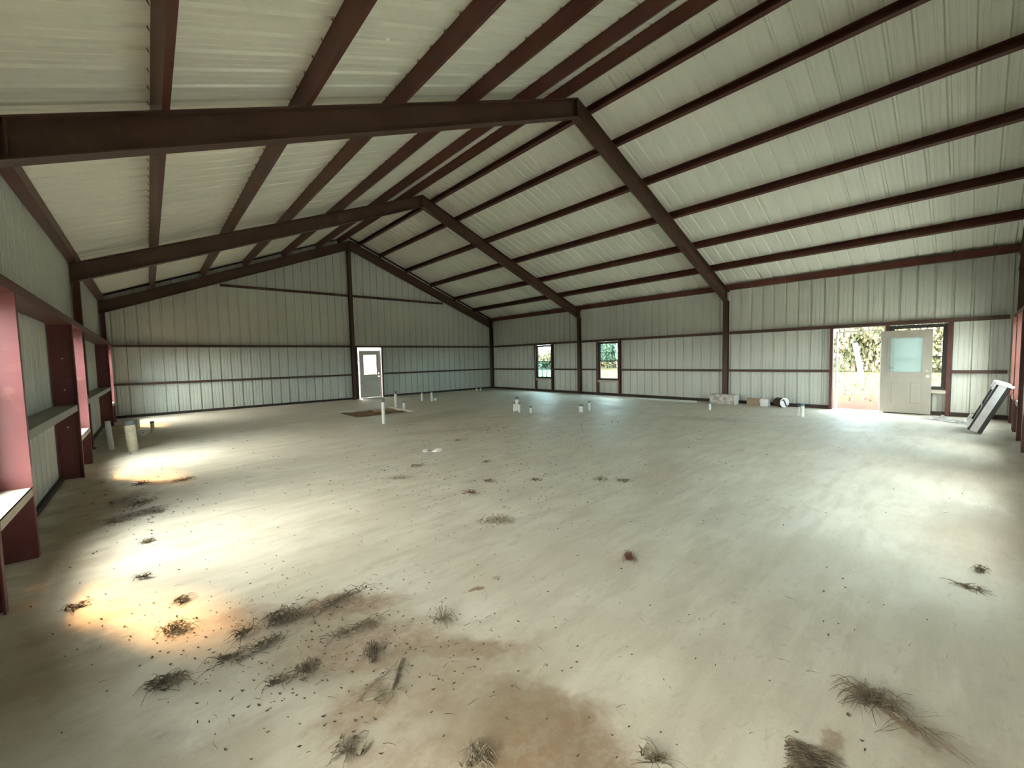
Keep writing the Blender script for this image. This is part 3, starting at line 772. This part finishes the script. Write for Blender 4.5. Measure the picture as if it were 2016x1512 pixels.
pipe(1144, 811, 797.5, 8.4, 'stubby wide white pipe with grey taped top in mid-floor', gm, 'pvc', 'tape_grey')
pipe(1160.5, 808, 790.5, 4.4, 'slim white pipe right of the stubby wide pipe', gm, 'pvc', 'tape_grey')
pipe(938, 770, 764, 2.6, 'tiny dark-topped pipe near the far right corner, left one of two', gm, 'pvc', 'tape_grey')
pipe(946.5, 770, 763.5, 2.6, 'tiny dark-topped pipe near the far right corner, right one of two', gm, 'pvc', 'tape_grey')
pipe(1397.5, 807, 793, 4.4, 'short pipe with blue-green top left of the wrapped bundle', gg, 'pvc', 'tape_blue')
pipe(1579.5, 820, 796, 6.2, 'white pipe with blue taped top left of the open doorway', gg, 'pvc', 'tape_blue')
pipe(1572.5, 819, 798, 3.6, 'thin pipe taped beside the blue-topped white pipe', gg, 'pvc', 'tape_blue')

# ------------------------------------------------------------------ things along the right wall
def noisy_box(mb, c, sx, sy, sz, amp, seed, n_=8, rot=0.0, taper=0.0):
    R_ = Matrix.Rotation(rot, 4, 'Z')
    bm = bmesh.new(); bmesh.ops.create_cube(bm, size=1.0)
    bmesh.ops.subdivide_edges(bm, edges=bm.edges[:], cuts=n_, use_grid_fill=True)
    bm.verts.index_update(); bm.normal_update()
    vs = []
    for v in bm.verts:
        p = Vector((v.co.x * sx, v.co.y * sy, v.co.z * sz))
        d = v.normal * amp * mnoise.noise((p.x * 9 + seed, p.y * 9, p.z * 9)) * 1.6
        if v.co.z < -0.49: d.z = 0
        p += d
        p = R_ @ p
        vs.append((c[0] + p.x, c[1] + p.y, c[2] + max(p.z + sz / 2, 0.001)))
    mb.add(vs, [[v.index for v in f.verts] for f in bm.faces]); bm.free()
# wrapped bundle at the foot of the column
p = on_floor(1432, 802.5)
root = empty('wrapped_bundle', (14.47, 5.28, 0)); tag(root, 'plastic-wrapped beige bundle with a white end at the foot of the right wall column', 'bundle')
mb = MB(); noisy_box(mb, (14.47, 5.30, 0), 0.30, 0.74, 0.30, 0.022, 4); mb.build('wrapping', M['plastic_wrap'], root)
mb = MB(); noisy_box(mb, (14.47, 4.915, 0.0), 0.285, 0.03, 0.295, 0.006, 9, 4); mb.build('end_face', M['white_card'], root)
# carton with loose flaps
root = empty('carton', (14.5, 4.3, 0)); tag(root, 'small brown carton with white right side on the floor beside the wrapped bundle', 'box')
mb = MB()
x0, x1, y0, y1, z1 = 14.42, 14.66, 4.25, 4.60, 0.21
mb.box(x0, x1, y0, y1, 0.0, 0.012); mb.box(x0, x0 + 0.01, y0, y1, 0.012, z1); mb.box(x1 - 0.01, x1, y0, y1, 0.012, z1)
mb.box(x0 + .01, x1 - .01, y0, y0 + 0.01, 0.012, z1); mb.box(x0 + .01, x1 - .01, y1 - 0.01, y1, 0.012, z1)
mb.build('carton_wall', M['carton'], root)
mb = MB(); noisy_box(mb, (14.52, 4.14, 0), 0.22, 0.20, 0.215, 0.012, 3, 5); mb.build('white_flap', M['white_card'], root)
mb = MB(); mb.tube([(14.55, 4.22, 0.05), (14.52, 4.20, 0.32)], 0.012, 6); mb.build('stick', M['white_card'], root)
# roll
root = empty('sheeting_roll', (14.5, 3.6, 0)); tag(root, 'dark roll with a white round end lying by the right wall between carton and doorway', 'roll')
ax = Vector((-0.55, -0.80, 0.0)).normalized(); c0 = Vector((14.52, 3.74, 0.145)); a = Vector((0, 0, 1)); b_ = ax.cross(a)
def ring(k_, rr): return [c0 + ax * k_ + (a * math.cos(2 * math.pi * k / 22) + b_ * math.sin(2 * math.pi * k / 22)) * rr for k in range(22)]
mb = MB(); mb.loft([ring(-0.12, 0.13), ring(0.14, 0.138)]); mb.build('roll_body', M['dark_wrap'], root, smooth=False)
mb = MB(); mb.loft([ring(0.1405, 0.142), ring(0.155, 0.142), ring(0.162, 0.12)]); mb.build('end_face', M['white_card'], root)
mb = MB(); mb.tube([c0 + ax * 0.165 + b_ * (-0.08 + 0.16 * t) * -1 + a * (0.06 - 0.13 * t + 0.05 * math.sin(t * 6)) for t in [i / 8 for i in range(9)]], 0.018, 6)
mb.build('dark_strap', M['dark_wrap'], root)
# long pale trim along the wall base
mb = MB(); sec = [(0, 0), (0.13, 0), (0.13, 0.012), (0.012, 0.012), (0.012, 0.055), (0, 0.055)]
q0, q1 = on_floor(1145, 779.5), on_floor(1372, 792.5)
extrude(mb, sec, q0, q1, (-1, 0, 0), (0, 0, 1))
o = mb.build('metal_trim', M['galvanised']); rebase(o, q0); tag(o, 'long pale metal trim lying at the foot of the right wall under the nearer small window', 'metal trim')
# crumpled plastic sheet
def sheet(label, u0, v0, u1, v1, wid, seed, name='plastic_sheet'):
    a_, b2 = on_floor(u0, v0), on_floor(u1, v1)
    L = (b2 - a_).length; t = (b2 - a_).normalized(); nn = Vector((-t.y, t.x, 0))
    mb = MB(); nx, ny = 44, 16; vs = []
    for j in range(ny + 1):
        for i in range(nx + 1):
            s = i / nx; w_ = (j / ny - 0.5)
            edge = 1 + 0.35 * mnoise.noise((s * 4, seed, 0 if w_ < 0 else 5))
            q = a_ + t * (s * L) + nn * (w_ * wid * edge)
            h = abs(mnoise.noise((q.x * 3.2 + seed, q.y * 5.0, 0))) * 0.16 + abs(mnoise.noise((q.x * 9, q.y * 9 + seed, 2))) * 0.05
            fade = min(1, 5 * min(s, 1 - s) + .1) * min(1, 5 * (0.5 - abs(w_)) + 0.1)
            vs.append((q.x, q.y, 0.004 + h * fade))
    mb.add(vs, [(j * (nx + 1) + i, j * (nx + 1) + i + 1, (j + 1) * (nx + 1) + i + 1, (j + 1) * (nx + 1) + i) for j in range(ny) for i in range(nx)])
    o = mb.build(name, M['plastic_sheet']); rebase(o, a_); tag(o, label, 'plastic sheet')
sheet('crumpled translucent plastic sheet on the floor right of the open door', 1826, 823, 1922, 836, 0.42, 3)
# leaning window unit
root = empty('window_unit', (12.14, -0.12, 0)); tag(root, 'black-framed window unit with white edge and corner pads leaning in the right corner', 'window unit')
lean = math.atan2(0.85, 0.33)
lm = Matrix.Translation((12.14, -0.002, 0.052)) @ Matrix.Rotation(math.pi / 2 - lean, 4, 'X')
XLn = 0.92
mb = MB(); mb.box(0.0, XLn, -0.045, 0.055, 0, 0.92, lm); mb.build('edge_band', M['white_card'], root)
for y0, y1, nm_ in ((0.056, 0.085, 'front_frame'), (-0.105, -0.046, 'back_frame')):
    mb = MB(); f_ = 0.06
    mb.box(0.004, f_, y0, y1, 0.0, 0.92, lm); mb.box(XLn - f_, XLn - .004, y0, y1, 0.0, 0.92, lm)
    mb.box(f_, XLn - f_, y0, y1, 0.0, f_, lm); mb.box(f_, XLn - f_, y0, y1, 0.92 - f_, 0.92, lm); mb.box(f_, XLn - f_, y0, y1, 0.44, 0.48, lm)
    o = mb.build(nm_, M['bronze'], root)
    g_ = MB(); g_.box(f_ + .001, XLn - f_ - .001, (y0 + y1) / 2 - .002, (y0 + y1) / 2 + .002, f_ + .001, 0.439, lm); g_.box(f_ + .001, XLn - f_ - .001, (y0 + y1) / 2 - .002, (y0 + y1) / 2 + .002, 0.481, 0.919 - f_, lm)
    gg_ = g_.build('glass', M['glass'], o); gg_.matrix_parent_inverse = Matrix.Identity(4)
for l0, l1, t0, t1 in ((0.80, 0.935, 0.086, 0.11), (0.06, 0.20, 0.086, 0.135), (0.905, 0.945, -0.125, 0.085)):
    for x0 in (-0.012, XLn - 0.12):
        mb = MB(); mb.box(x0, x0 + 0.13, t0, t1, l0, l1, lm); mb.build('corner_pad', M['white_vinyl'], root)

# wood scraps in the sand cutout
def scrap(u, v, L, w_, h, rot, label):
    p_ = on_floor(u, v, -0.03)
    mb = MB(); noisy_box(mb, (p_.x, p_.y, -0.05), L, w_, h, 0.015, u, 4, rot)
    o = mb.build('wood_scrap', M['wood']); o.data.transform(Matrix.Translation((0, 0, 0)))
    for v_ in o.data.vertices: v_.co.z -= 0.045
    rebase(o, (p_.x, p_.y, -0.045)); tag(o, label, 'wood scrap', 'wood scraps in the sand cutout')
scrap(745, 809, 0.34, 0.16, 0.10, 0.3, 'reddish wood scrap in the sand just left of the tall white pipe')
scrap(768, 806, 0.36, 0.10, 0.06, -0.3, 'low wood scrap in the sand just right of the tall white pipe')

# ------------------------------------------------------------------ dried plants and twigs on the floor
def stalk(mb, p, ang, L, r, rise, curl, n_=4, rr=None):
    pts = []; a_ = ang
    q = Vector(p)
    for i in range(n_ + 1):
        t = i / n_
        z = 0.004 + rise * math.sin(math.pi * t) + rise * 0.3 * rr.random()
        pts.append((q.x, q.y, z))
        q = q + Vector((math.cos(a_), math.sin(a_), 0)) * (L / n_); a_ += curl * (rr.random() - 0.5)
    mb.tube(pts, [r * (1 - 0.6 * i / n_) for i in range(n_ + 1)], 4)
def flake(mb, p, s, a_, rr, z=0.006):
    c, s_ = math.cos(a_), math.sin(a_); w_ = s * (0.25 + 0.3 * rr.random())
    t1, t2, t3, t4 = [0.7 * s * (rr.random()) for _ in range(4)]
    def P(x, y, zz): return (p[0] + c * x - s_ * y, p[1] + s_ * x + c * y, z + zz)
    mb.add([P(-s, 0, t1), P(0, -w_, t2 * .3), P(s, 0, t3), P(0, w_, t4 * .3), P(0, 0, -0.004)], [(0, 1, 4), (1, 2, 4), (2, 3, 4), (3, 0, 4)])
DEB = 'dried plant clumps on the floor'
def clump(u0, v0, u1, v1, wid, nst, label, mat='twig', slen=(0.06, 0.2), rise=0.03, name='dried_plant_clump', flakes=20, radial=False, rad=0.0019, cat='plant debris', seed=0):
    rr = random.Random(int(u0 * 7 + v0) + seed)
    a_, b2 = on_floor(u0, v0), on_floor(u1, v1)
    d = b2 - a_; L = max(d.length, 0.01); t = d.normalized() if d.length > 0.005 else Vector((1, 0, 0)); nn = Vector((-t.y, t.x, 0)); ang = math.atan2(t.y, t.x)
    c = (a_ + b2) / 2
    mb = MB()
    for i in range(nst):
        s = rr.gauss(0, 0.23); s = max(-0.45, min(0.45, s)); w_ = rr.gauss(0, 0.35) * wid
        q = c + t * (s * L) + nn * w_
        sl = rr.uniform(*slen) * 0.62
        if radial: aa = rr.uniform(0, 2 * math.pi); q = c + t * (s * L * 0.4) + nn * (w_ * 0.4)
        else: aa = ang + rr.gauss(0, 0.7) + (math.pi if rr.random() < .5 else 0)
        stalk(mb, q, aa, sl, rad * rr.uniform(0.6, 1.5), rise * rr.uniform(0.2, 1.2), 0.9, 4, rr)
    for i in range(flakes):
        q = c + t * (max(-0.5, min(0.5, rr.gauss(0, 0.25))) * L) + nn * (rr.gauss(0, 0.5) * wid)
        flake(mb, q, rr.uniform(0.008, 0.022), rr.uniform(0, 6.3), rr, 0.005 + rr.random() * rise * 0.7)
    o = mb.build(name, M[mat]); rebase(o, (c.x, c.y, 0))
    tag(o, label, cat, DEB)
    return o
clump(515, 1232, 600, 1208, 0.07, 70, 'thickest matted clump of dried plants on the red clay stain', flakes=60, rise=0.05)
clump(608, 1212, 718, 1160, 0.035, 60, 'long dried plant streak at the upper right edge of the clay stain', slen=(0.08, 0.25))
clump(318, 1252, 372, 1236, 0.06, 50, 'dried grey clump left of the thickest matted clump', 'dry_grass', rise=0.045, flakes=30)
clump(465, 1258, 500, 1244, 0.03, 24, 'small dark lump of twigs between the grey clump and the matted clump', rise=0.04)
clump(640, 1262, 750, 1222, 0.03, 46, 'dried weed with root lying below the long plant streak', slen=(0.06, 0.2))
clump(712, 1296, 755, 1292, 0.06, 60, 'round bushy tuft of dried roots above the bent branch', radial=True, rise=0.06, slen=(0.05, 0.12))
clump(585, 1330, 625, 1320, 0.05, 46, 'dark spiky tuft at the lower middle of the clay stain', radial=True, rise=0.045, slen=(0.05, 0.13))
clump(530, 1355, 570, 1338, 0.025, 16, 'small twig trail left of the dark spiky tuft')
clump(296, 1352, 362, 1342, 0.06, 50, 'flat dark clump of dried leaves farthest left in the foreground', rise=0.03, flakes=50)
clump(432, 1304, 478, 1292, 0.03, 30, 'flat dark twig lump below the small twig lump')
clump(490, 1285, 560, 1255, 0.03, 26, 'thin broken twigs just below the thickest matted clump')
clump(345, 1190, 372, 1178, 0.04, 26, 'pale shredded stalks in the warm light patch', 'dry_grass', slen=(0.06, 0.14))
clump(268, 1142, 295, 1137, 0.025, 18, 'short dark twigs in the warm light patch', slen=(0.04, 0.1))
clump(278, 1072, 305, 1064, 0.03, 24, 'small dried clump just above the warm light patch', slen=(0.04, 0.1))
clump(125, 1204, 175, 1190, 0.02, 12, 'dark forked twig at the left rim of the warm light patch', slen=(0.08, 0.2))
clump(195, 1032, 262, 1022, 0.07, 40, 'dark leaf pile closest to the left wall', rise=0.03, flakes=40)
clump(250, 1000, 300, 985, 0.10, 46, 'dark leaf pile in the middle of the soil stain by the left wall', rise=0.03, flakes=50)
clump(290, 1014, 325, 1006, 0.05, 30, 'dark leaf pile at the right of the soil stain by the left wall', rise=0.03, flakes=25)
clump(268, 955, 295, 950, 0.05, 24, 'flat leaf patch just below the second sunlit patch', flakes=20)
clump(345, 950, 378, 942, 0.06, 30, 'flat leaf patch right of the second sunlit patch', flakes=20)
clump(843, 1224, 900, 1226, 0.03, 30, 'upright dry tuft with a loose stalk right of the clay stain', 'dry_grass', radial=True, rise=0.07, slen=(0.05, 0.18))
clump(1226, 1094, 1250, 1112, 0.04, 40, 'reddish brown leaf tuft alone in the middle of the floor', 'red_twig', radial=True, rise=0.06, slen=(0.05, 0.14))
clump(945, 1028, 1010, 1027, 0.06, 50, 'long grey bark-like clump lying in mid-floor', 'dry_grass', slen=(0.08, 0.25), rise=0.05)
clump(772, 943, 815, 941, 0.08, 26, 'brown stalk clump below the pale wood splinter', 'dry_grass', slen=(0.1, 0.25))
clump(808, 919, 835, 917, 0.08, 20, 'flat brown clump just below the pale wood splinter', slen=(0.08, 0.2))
clump(912, 973, 940, 970, 0.05, 22, 'thin brown stalk bundle above the long grey clump', 'red_twig', slen=(0.08, 0.2))
clump(1172, 944, 1190, 950, 0.06, 20, 'wiry dark tuft, left of two side by side in mid-floor', radial=True, rise=0.06, slen=(0.08, 0.18))
clump(1216, 949, 1240, 948, 0.05, 20, 'wiry dark tuft, right of two side by side in mid-floor', slen=(0.08, 0.18))
clump(1046, 947, 1066, 946, 0.05, 16, 'small brown twig heap left of the wiry dark tufts', slen=(0.08, 0.16))
clump(948, 949, 970, 948, 0.05, 14, 'small dark twig heap straight above the long grey clump', slen=(0.08, 0.16))
clump(950, 910, 965, 911, 0.08, 14, 'dark fleck of leaves right of the pale wood splinter', slen=(0.06, 0.15))
clump(880, 870, 920, 867, 0.05, 24, 'dark twig fleck above and right of the pale wood splinter', slen=(0.08, 0.2))
clump(1675, 1372, 1760, 1398, 0.05, 110, 'large wispy straw tuft on the floor near the lower right', 'twig', slen=(0.08, 0.24), rise=0.04, rad=0.0018, flakes=10)
clump(1740, 1390, 1850, 1462, 0.012, 24, 'long straw stems trailing from the wispy straw tuft', 'dry_grass', slen=(0.15, 0.35), rad=0.0016, flakes=0, rise=0.02)
clump(905, 1508, 970, 1496, 0.05, 60, 'grassy tuft cut by the bottom edge of the picture', 'dry_grass', radial=True, rise=0.05, slen=(0.05, 0.14), rad=0.002)
clump(660, 1470, 710, 1490, 0.04, 26, 'forked brown twigs at the bottom left of centre', radial=True, slen=(0.06, 0.16))
clump(1262, 1488, 1320, 1508, 0.02, 16, 'slanting dark twigs at the bottom middle', slen=(0.08, 0.2))
clump(1880, 1152, 1930, 1164, 0.03, 22, 'dark flat stalks on the floor at the right', slen=(0.1, 0.2), rise=0.012)
clump(1925, 1128, 1940, 1122, 0.03, 12, 'small dark tuft just above the flat stalks at the right', slen=(0.06, 0.12))
# mat of fibres
rr = random.Random(5); mb = MB()
a_, b2, c2 = on_floor(1545, 1452), on_floor(1622, 1480), on_floor(1540, 1525)
for i in range(330):
    s, t = rr.random(), rr.random()
    q = a_ + (b2 - a_) * s + (c2 - a_) * t
    ang = math.atan2((b2 - a_).y, (b2 - a_).x) + rr.gauss(0, 0.22)
    stalk(mb, q, ang, rr.uniform(0.03, 0.08), 0.0016, 0.014 * rr.random(), 0.5, 3, rr)
o = mb.build('fibre_mat', M['twig']); rebase(o, a_); tag(o, 'square mat of dark fibres at the bottom edge right of centre', 'fibre mat')
# bent branch
mb = MB(); rr = random.Random(2)
way = [(792, 1300), (786, 1318), (780, 1335), (776, 1350), (770, 1365), (752, 1372), (735, 1380), (716, 1387)]
pts = [on_floor(*w_) + Vector((0, 0, 0.014 + 0.008 * (i % 2))) for i, w_ in enumerate(way)]
mb.tube(pts, [0.004, 0.006, 0.008, 0.009, 0.009, 0.007, 0.006, 0.004], 7)
for i in range(26):
    k = rr.randrange(1, 7); stalk(mb, pts[k], rr.uniform(0, 6.3), rr.uniform(0.04, 0.13), 0.0022, 0.015, 0.8, 4, rr)
for (u_, v_) in ((705, 1375), (700, 1385), (740, 1345), (690, 1372)):
    q = on_floor(u_, v_); stalk(mb, q, rr.uniform(-0.6, 0.4), 0.16, 0.003, 0.012, 0.6, 5, rr)
o = mb.build('dry_branch', M['dry_grass']); rebase(o, on_floor(770, 1365)); tag(o, 'bent dry branch with fine roots below the round bushy tuft', 'branch')
# pale splinter
root_p = on_floor(851, 889)
mb = MB(); noisy_box(mb, (root_p.x, root_p.y, 0), 0.30, 0.08, 0.03, 0.045, 8, 7, 0.1 - YAW)
o = mb.build('wood_splinter', M['plastic_wrap']); rebase(o, root_p); tag(o, 'pale wood splinter lying alone in the middle distance of the floor', 'wood scrap')
# scattered flecks
mb = MB(); rr = random.Random(11)
def fleck(u, v):
    p = on_floor(u, v)
    if not (XL + 0.3 < p.x < W - 0.3 and 0.05 < p.y < YF - 0.3): return
    if PX0 - .1 < p.x < PX1 + .1 and PY0 - .1 < p.y < PY1 + .1: return
    far = min(2.2, max(0.8, (p - CAM).length / 5))
    if rr.random() < 0.75: flake(mb, p, rr.uniform(0.006, 0.015) * far, rr.gauss(-0.7, 0.5), rr, 0.004)
    else: stalk(mb, p, rr.gauss(-0.7, 0.8), rr.uniform(0.02, 0.075) * far, 0.0015 * far, 0.002, 0.5, 3, rr)
for i in range(420): fleck(rr.gauss(600, 190), rr.gauss(1260, 80))
for i in range(520): fleck(rr.gauss(960, 240), rr.gauss(930, 60))
for i in range(220): fleck(rr.uniform(100, 2000), rr.uniform(850, 1500))
for i in range(120): fleck(rr.gauss(280, 60), rr.gauss(990, 40))
for i in range(90): fleck(rr.gauss(1000, 130), rr.gauss(850, 14))
tag(mb.build('leaf_litter', M['litter']), 'scattered flecks of leaves and broken stalks across the concrete floor', 'litter', kind='stuff')

# ------------------------------------------------------------------ outside
mb = MB()
xs = [-60, -20, 0, 15, 30, 45, 60, 90, 140]; ys = [-70, -30, 0, 20, 45, 80, 130]
vs = [(x, y, -0.16) for y in ys for x in xs]; nx = len(xs)
mb.add(vs, [(j * nx + i, j * nx + i + 1, (j + 1) * nx + i + 1, (j + 1) * nx + i) for j in range(len(ys) - 1) for i in range(nx - 1)])
tag(mb.build('ground', M['ground']), kind='structure')
mb = MB()
mb.box(-9, XR, -14, YN - 0.04, -0.15, -0.02);  # added unseen slab, pale so it bounces daylight up to the ceiling
tag(mb.build('bounce_apron', M['bounce_apron']), kind='structure')
def crown_mesh(seed, nleaf):
    rr = random.Random(seed); mb = MB()
    blobs = [(rr.uniform(-0.62, 0.62), rr.uniform(-0.62, 0.62), rr.uniform(0.16, 0.8), rr.uniform(0.25, 0.42)) for _ in range(13)]
    for i in range(nleaf):
        bx, by, bz, br = rr.choice(blobs)
        d = Vector((rr.gauss(0, 1), rr.gauss(0, 1), rr.gauss(0, 1))).normalized() * br * (0.55 + 0.45 * rr.random() ** 0.5)
        p = Vector((bx, by, bz)) + d
        if p.z < 0.0: p.z = rr.random() * 0.1
        n_ = (d.normalized() + Vector((rr.gauss(0, .6), rr.gauss(0, .6), rr.gauss(0, .6)))).normalized()
        a = n_.orthogonal().normalized(); b_ = n_.cross(a); s = rr.uniform(0.03, 0.07)
        ang = rr.uniform(0, 6.3); a, b_ = a * math.cos(ang) + b_ * math.sin(ang), b_ * math.cos(ang) - a * math.sin(ang)
        mb.add([p - a * s, p - b_ * s * .6, p + a * s, p + b_ * s * .6], [(0, 1, 2, 3)])
    return mb
crowns = []
for k in range(3):
    o = crown_mesh(20 + k, 6500).build('crown', M['leaf'] if k != 1 else M['leaf_cool'])
    crowns.append(o.data); bpy.data.objects.remove(o, do_unlink=True)
mbt = MB(); mbt.tube([(0, 0, 0), (0.02, 0.01, 0.25), (0.0, 0.03, 0.5), (0.03, 0.0, 0.8)], [0.045, 0.035, 0.025, 0.01], 8)
o = mbt.build('trunk', M['bark']); trunk_me = o.data; bpy.data.objects.remove(o, do_unlink=True)
trees = [(46, -7.0, 3.0, 3.2, 0, 'low tree seen through the right part of the window behind the open door'),
         (47, -3.2, 2.9, 3.0, 1, 'low tree seen through the middle of the window behind the open door'),
         (46, 1.0, 3.4, 4.2, 2, 'tree hidden mostly behind the open door leaf'),
         (45, 4.4, 3.3, 6.2, 0, 'leafy tree at the right side of the open doorway, behind the pale post'),
         (46, 7.0, 3.4, 6.6, 2, 'leafy tree filling the middle of the open doorway'),
         (44, 9.9, 3.2, 6.0, 0, 'leafy tree at the left side of the open doorway'),
         (47, 28.5, 3.4, 5.5, 1, 'tree behind the right edge of the nearer small window'),
         (46, 31.8, 3.3, 5.6, 0, 'tree behind the middle of the nearer small window'),
         (47, 35.4, 3.4, 5.4, 2, 'tree behind the left edge of the nearer small window'),
         (46, 40.5, 3.2, 3.4, 0, 'low tree behind the right edge of the farther small window'),
         (47, 44.5, 3.4, 3.2, 2, 'low tree behind the middle of the farther small window'),
         (46, 48.5, 3.3, 3.5, 1, 'low tree behind the left edge of the farther small window')]
for i, (x, y, r_, h, k, lab) in enumerate(trees):
    x += 7 * (i % 2); y *= x / 46.0; r_ = min(r_, 3.3)
    root = empty('tree', (x, y, -0.16)); tag(root, lab, 'tree', 'trees beyond the yard')
    c = bpy.data.objects.new('crown', crowns[k]); COL.objects.link(c); c.parent = root; c.scale = (r_ * 0.78, r_ * 0.78, h * 0.86); c.rotation_euler = (0, 0, i * 1.3); c.location = (0, 0, 0.02)
    t = bpy.data.objects.new('trunk', trunk_me); COL.objects.link(t); t.parent = root; t.scale = (r_, r_, h * 0.9)
# grass blades in the yard
mb = MB(); rr = random.Random(3)
for i in range(7000):
    x = rr.uniform(19, 40); y = (x / 45) * rr.uniform(-6, 13) if rr.random() < .6 else (x - 1) * rr.uniform(0.55, 1.05)
    if x < 27 and rr.random() < 0.75: continue
    h = rr.uniform(0.08, 0.28); a = rr.uniform(0, 6.3); w_ = 0.03
    dx, dy = math.cos(a) * w_, math.sin(a) * w_; lx, ly = rr.gauss(0, 0.08), rr.gauss(0, 0.08)
    mb.add([(x - dx, y - dy, -0.16), (x + dx, y + dy, -0.16), (x + lx, y + ly, -0.16 + h)], [(0, 1, 2)])
tag(mb.build('grass', M['leaf']), 'patchy grass in the yard outside the open doorway', 'grass', kind='stuff')
# pale post
root = MB(); pp0 = Vector((33.0, 4.55, -0.16))
root.tube([pp0, pp0 + Vector((0.03, 0.14, 0.9)), pp0 + Vector((0.02, 0.38, 2.2))], [0.15, 0.14, 0.12], 10)
o = root.build('fence_post', M['post_wood']); rebase(o, pp0); tag(o, 'pale leaning post outside, seen through the open doorway', 'post')

# ------------------------------------------------------------------ light
world = bpy.data.worlds.new('world'); scene.world = world; world.use_nodes = True
nt = world.node_tree; bg = nt.nodes['Background']
tc = nt.nodes.new('ShaderNodeTexCoord'); sx = nt.nodes.new('ShaderNodeSeparateXYZ')
nt.links.new(tc.outputs['Generated'], sx.inputs[0])
# hazy sky: bright and warm-white around the sun's side, bluer and dimmer opposite
dt = nt.nodes.new('ShaderNodeVectorMath'); dt.operation = 'DOT_PRODUCT'; dt.inputs[1].default_value = (-0.70, 0.50, 0.50)
nt.links.new(tc.outputs['Generated'], dt.inputs[0])
t_ = ramp(nt, dt.outputs['Value'], -0.5, 0.95)
c = mix(nt, t_, (0.66, 0.88, 1.0), (1.0, 0.97, 0.92))
nt.links.new(c, bg.inputs['Color'])
nt.links.new(math_(nt, 'ADD', math_(nt, 'MULTIPLY', t_, 14.5), 3.3), bg.inputs['Strength'])
sun = bpy.data.lights.new('sun', 'SUN'); sun.energy = 6.5; sun.color = (1.0, 0.50, 0.19); sun.angle = math.radians(9)
so = bpy.data.objects.new('sun', sun); COL.objects.link(so)
dirv = Vector((1.0, -1.45, -1.75)).normalized()
so.rotation_euler = dirv.to_track_quat('-Z', 'Y').to_euler()
# portals steer sky sampling to the openings, added windows included (they give no light themselves)
def portal(loc, size, normal):
    l = bpy.data.lights.new('portal', 'AREA'); l.shape = 'RECTANGLE'; l.size, l.size_y = size; l.cycles.is_portal = True
    o = bpy.data.objects.new('portal', l); COL.objects.link(o); o.location = loc
    o.rotation_euler = Vector(normal).to_track_quat('-Z', 'Z').to_euler()
zc, hz = (SILL + HEAD) / 2, HEAD - SILL
for a, b_ in LW: portal((XL - 0.06, (a + b_) / 2, zc), (b_ - a, hz), (1, 0, 0))
for a, b_ in RW: portal((XR + 0.06, (a + b_) / 2, zc), (b_ - a, hz), (-1, 0, 0))
portal((XR + 0.06, sum(DR) / 2, DZ / 2), (DR[1] - DR[0], DZ), (-1, 0, 0))
for a, b_ in NW: portal(((a + b_) / 2, YN - 0.06, zc), (b_ - a, hz), (0, 1, 0))

# ------------------------------------------------------------------ camera and view
cam = bpy.data.cameras.new('camera'); cam.sensor_width = 36; cam.sensor_fit = 'HORIZONTAL'; cam.lens = FPX / 2016 * 36
cam.clip_start = 0.05; cam.clip_end = 500
co = bpy.data.objects.new('camera', cam); COL.objects.link(co)
mw = Matrix((R3, U3, -F2)).transposed().to_4x4(); mw.translation = CAM
co.matrix_world = mw
scene.camera = co
vs_ = scene.view_settings
vs_.view_transform = 'Standard'; vs_.look = 'None'; vs_.gamma = 1; vs_.use_curve_mapping = False
vs_.exposure = 1.74
scene.cycles.max_bounces = 12; scene.cycles.diffuse_bounces = 8; scene.cycles.transparent_max_bounces = 16
scene.cycles.sample_clamp_indirect = 8
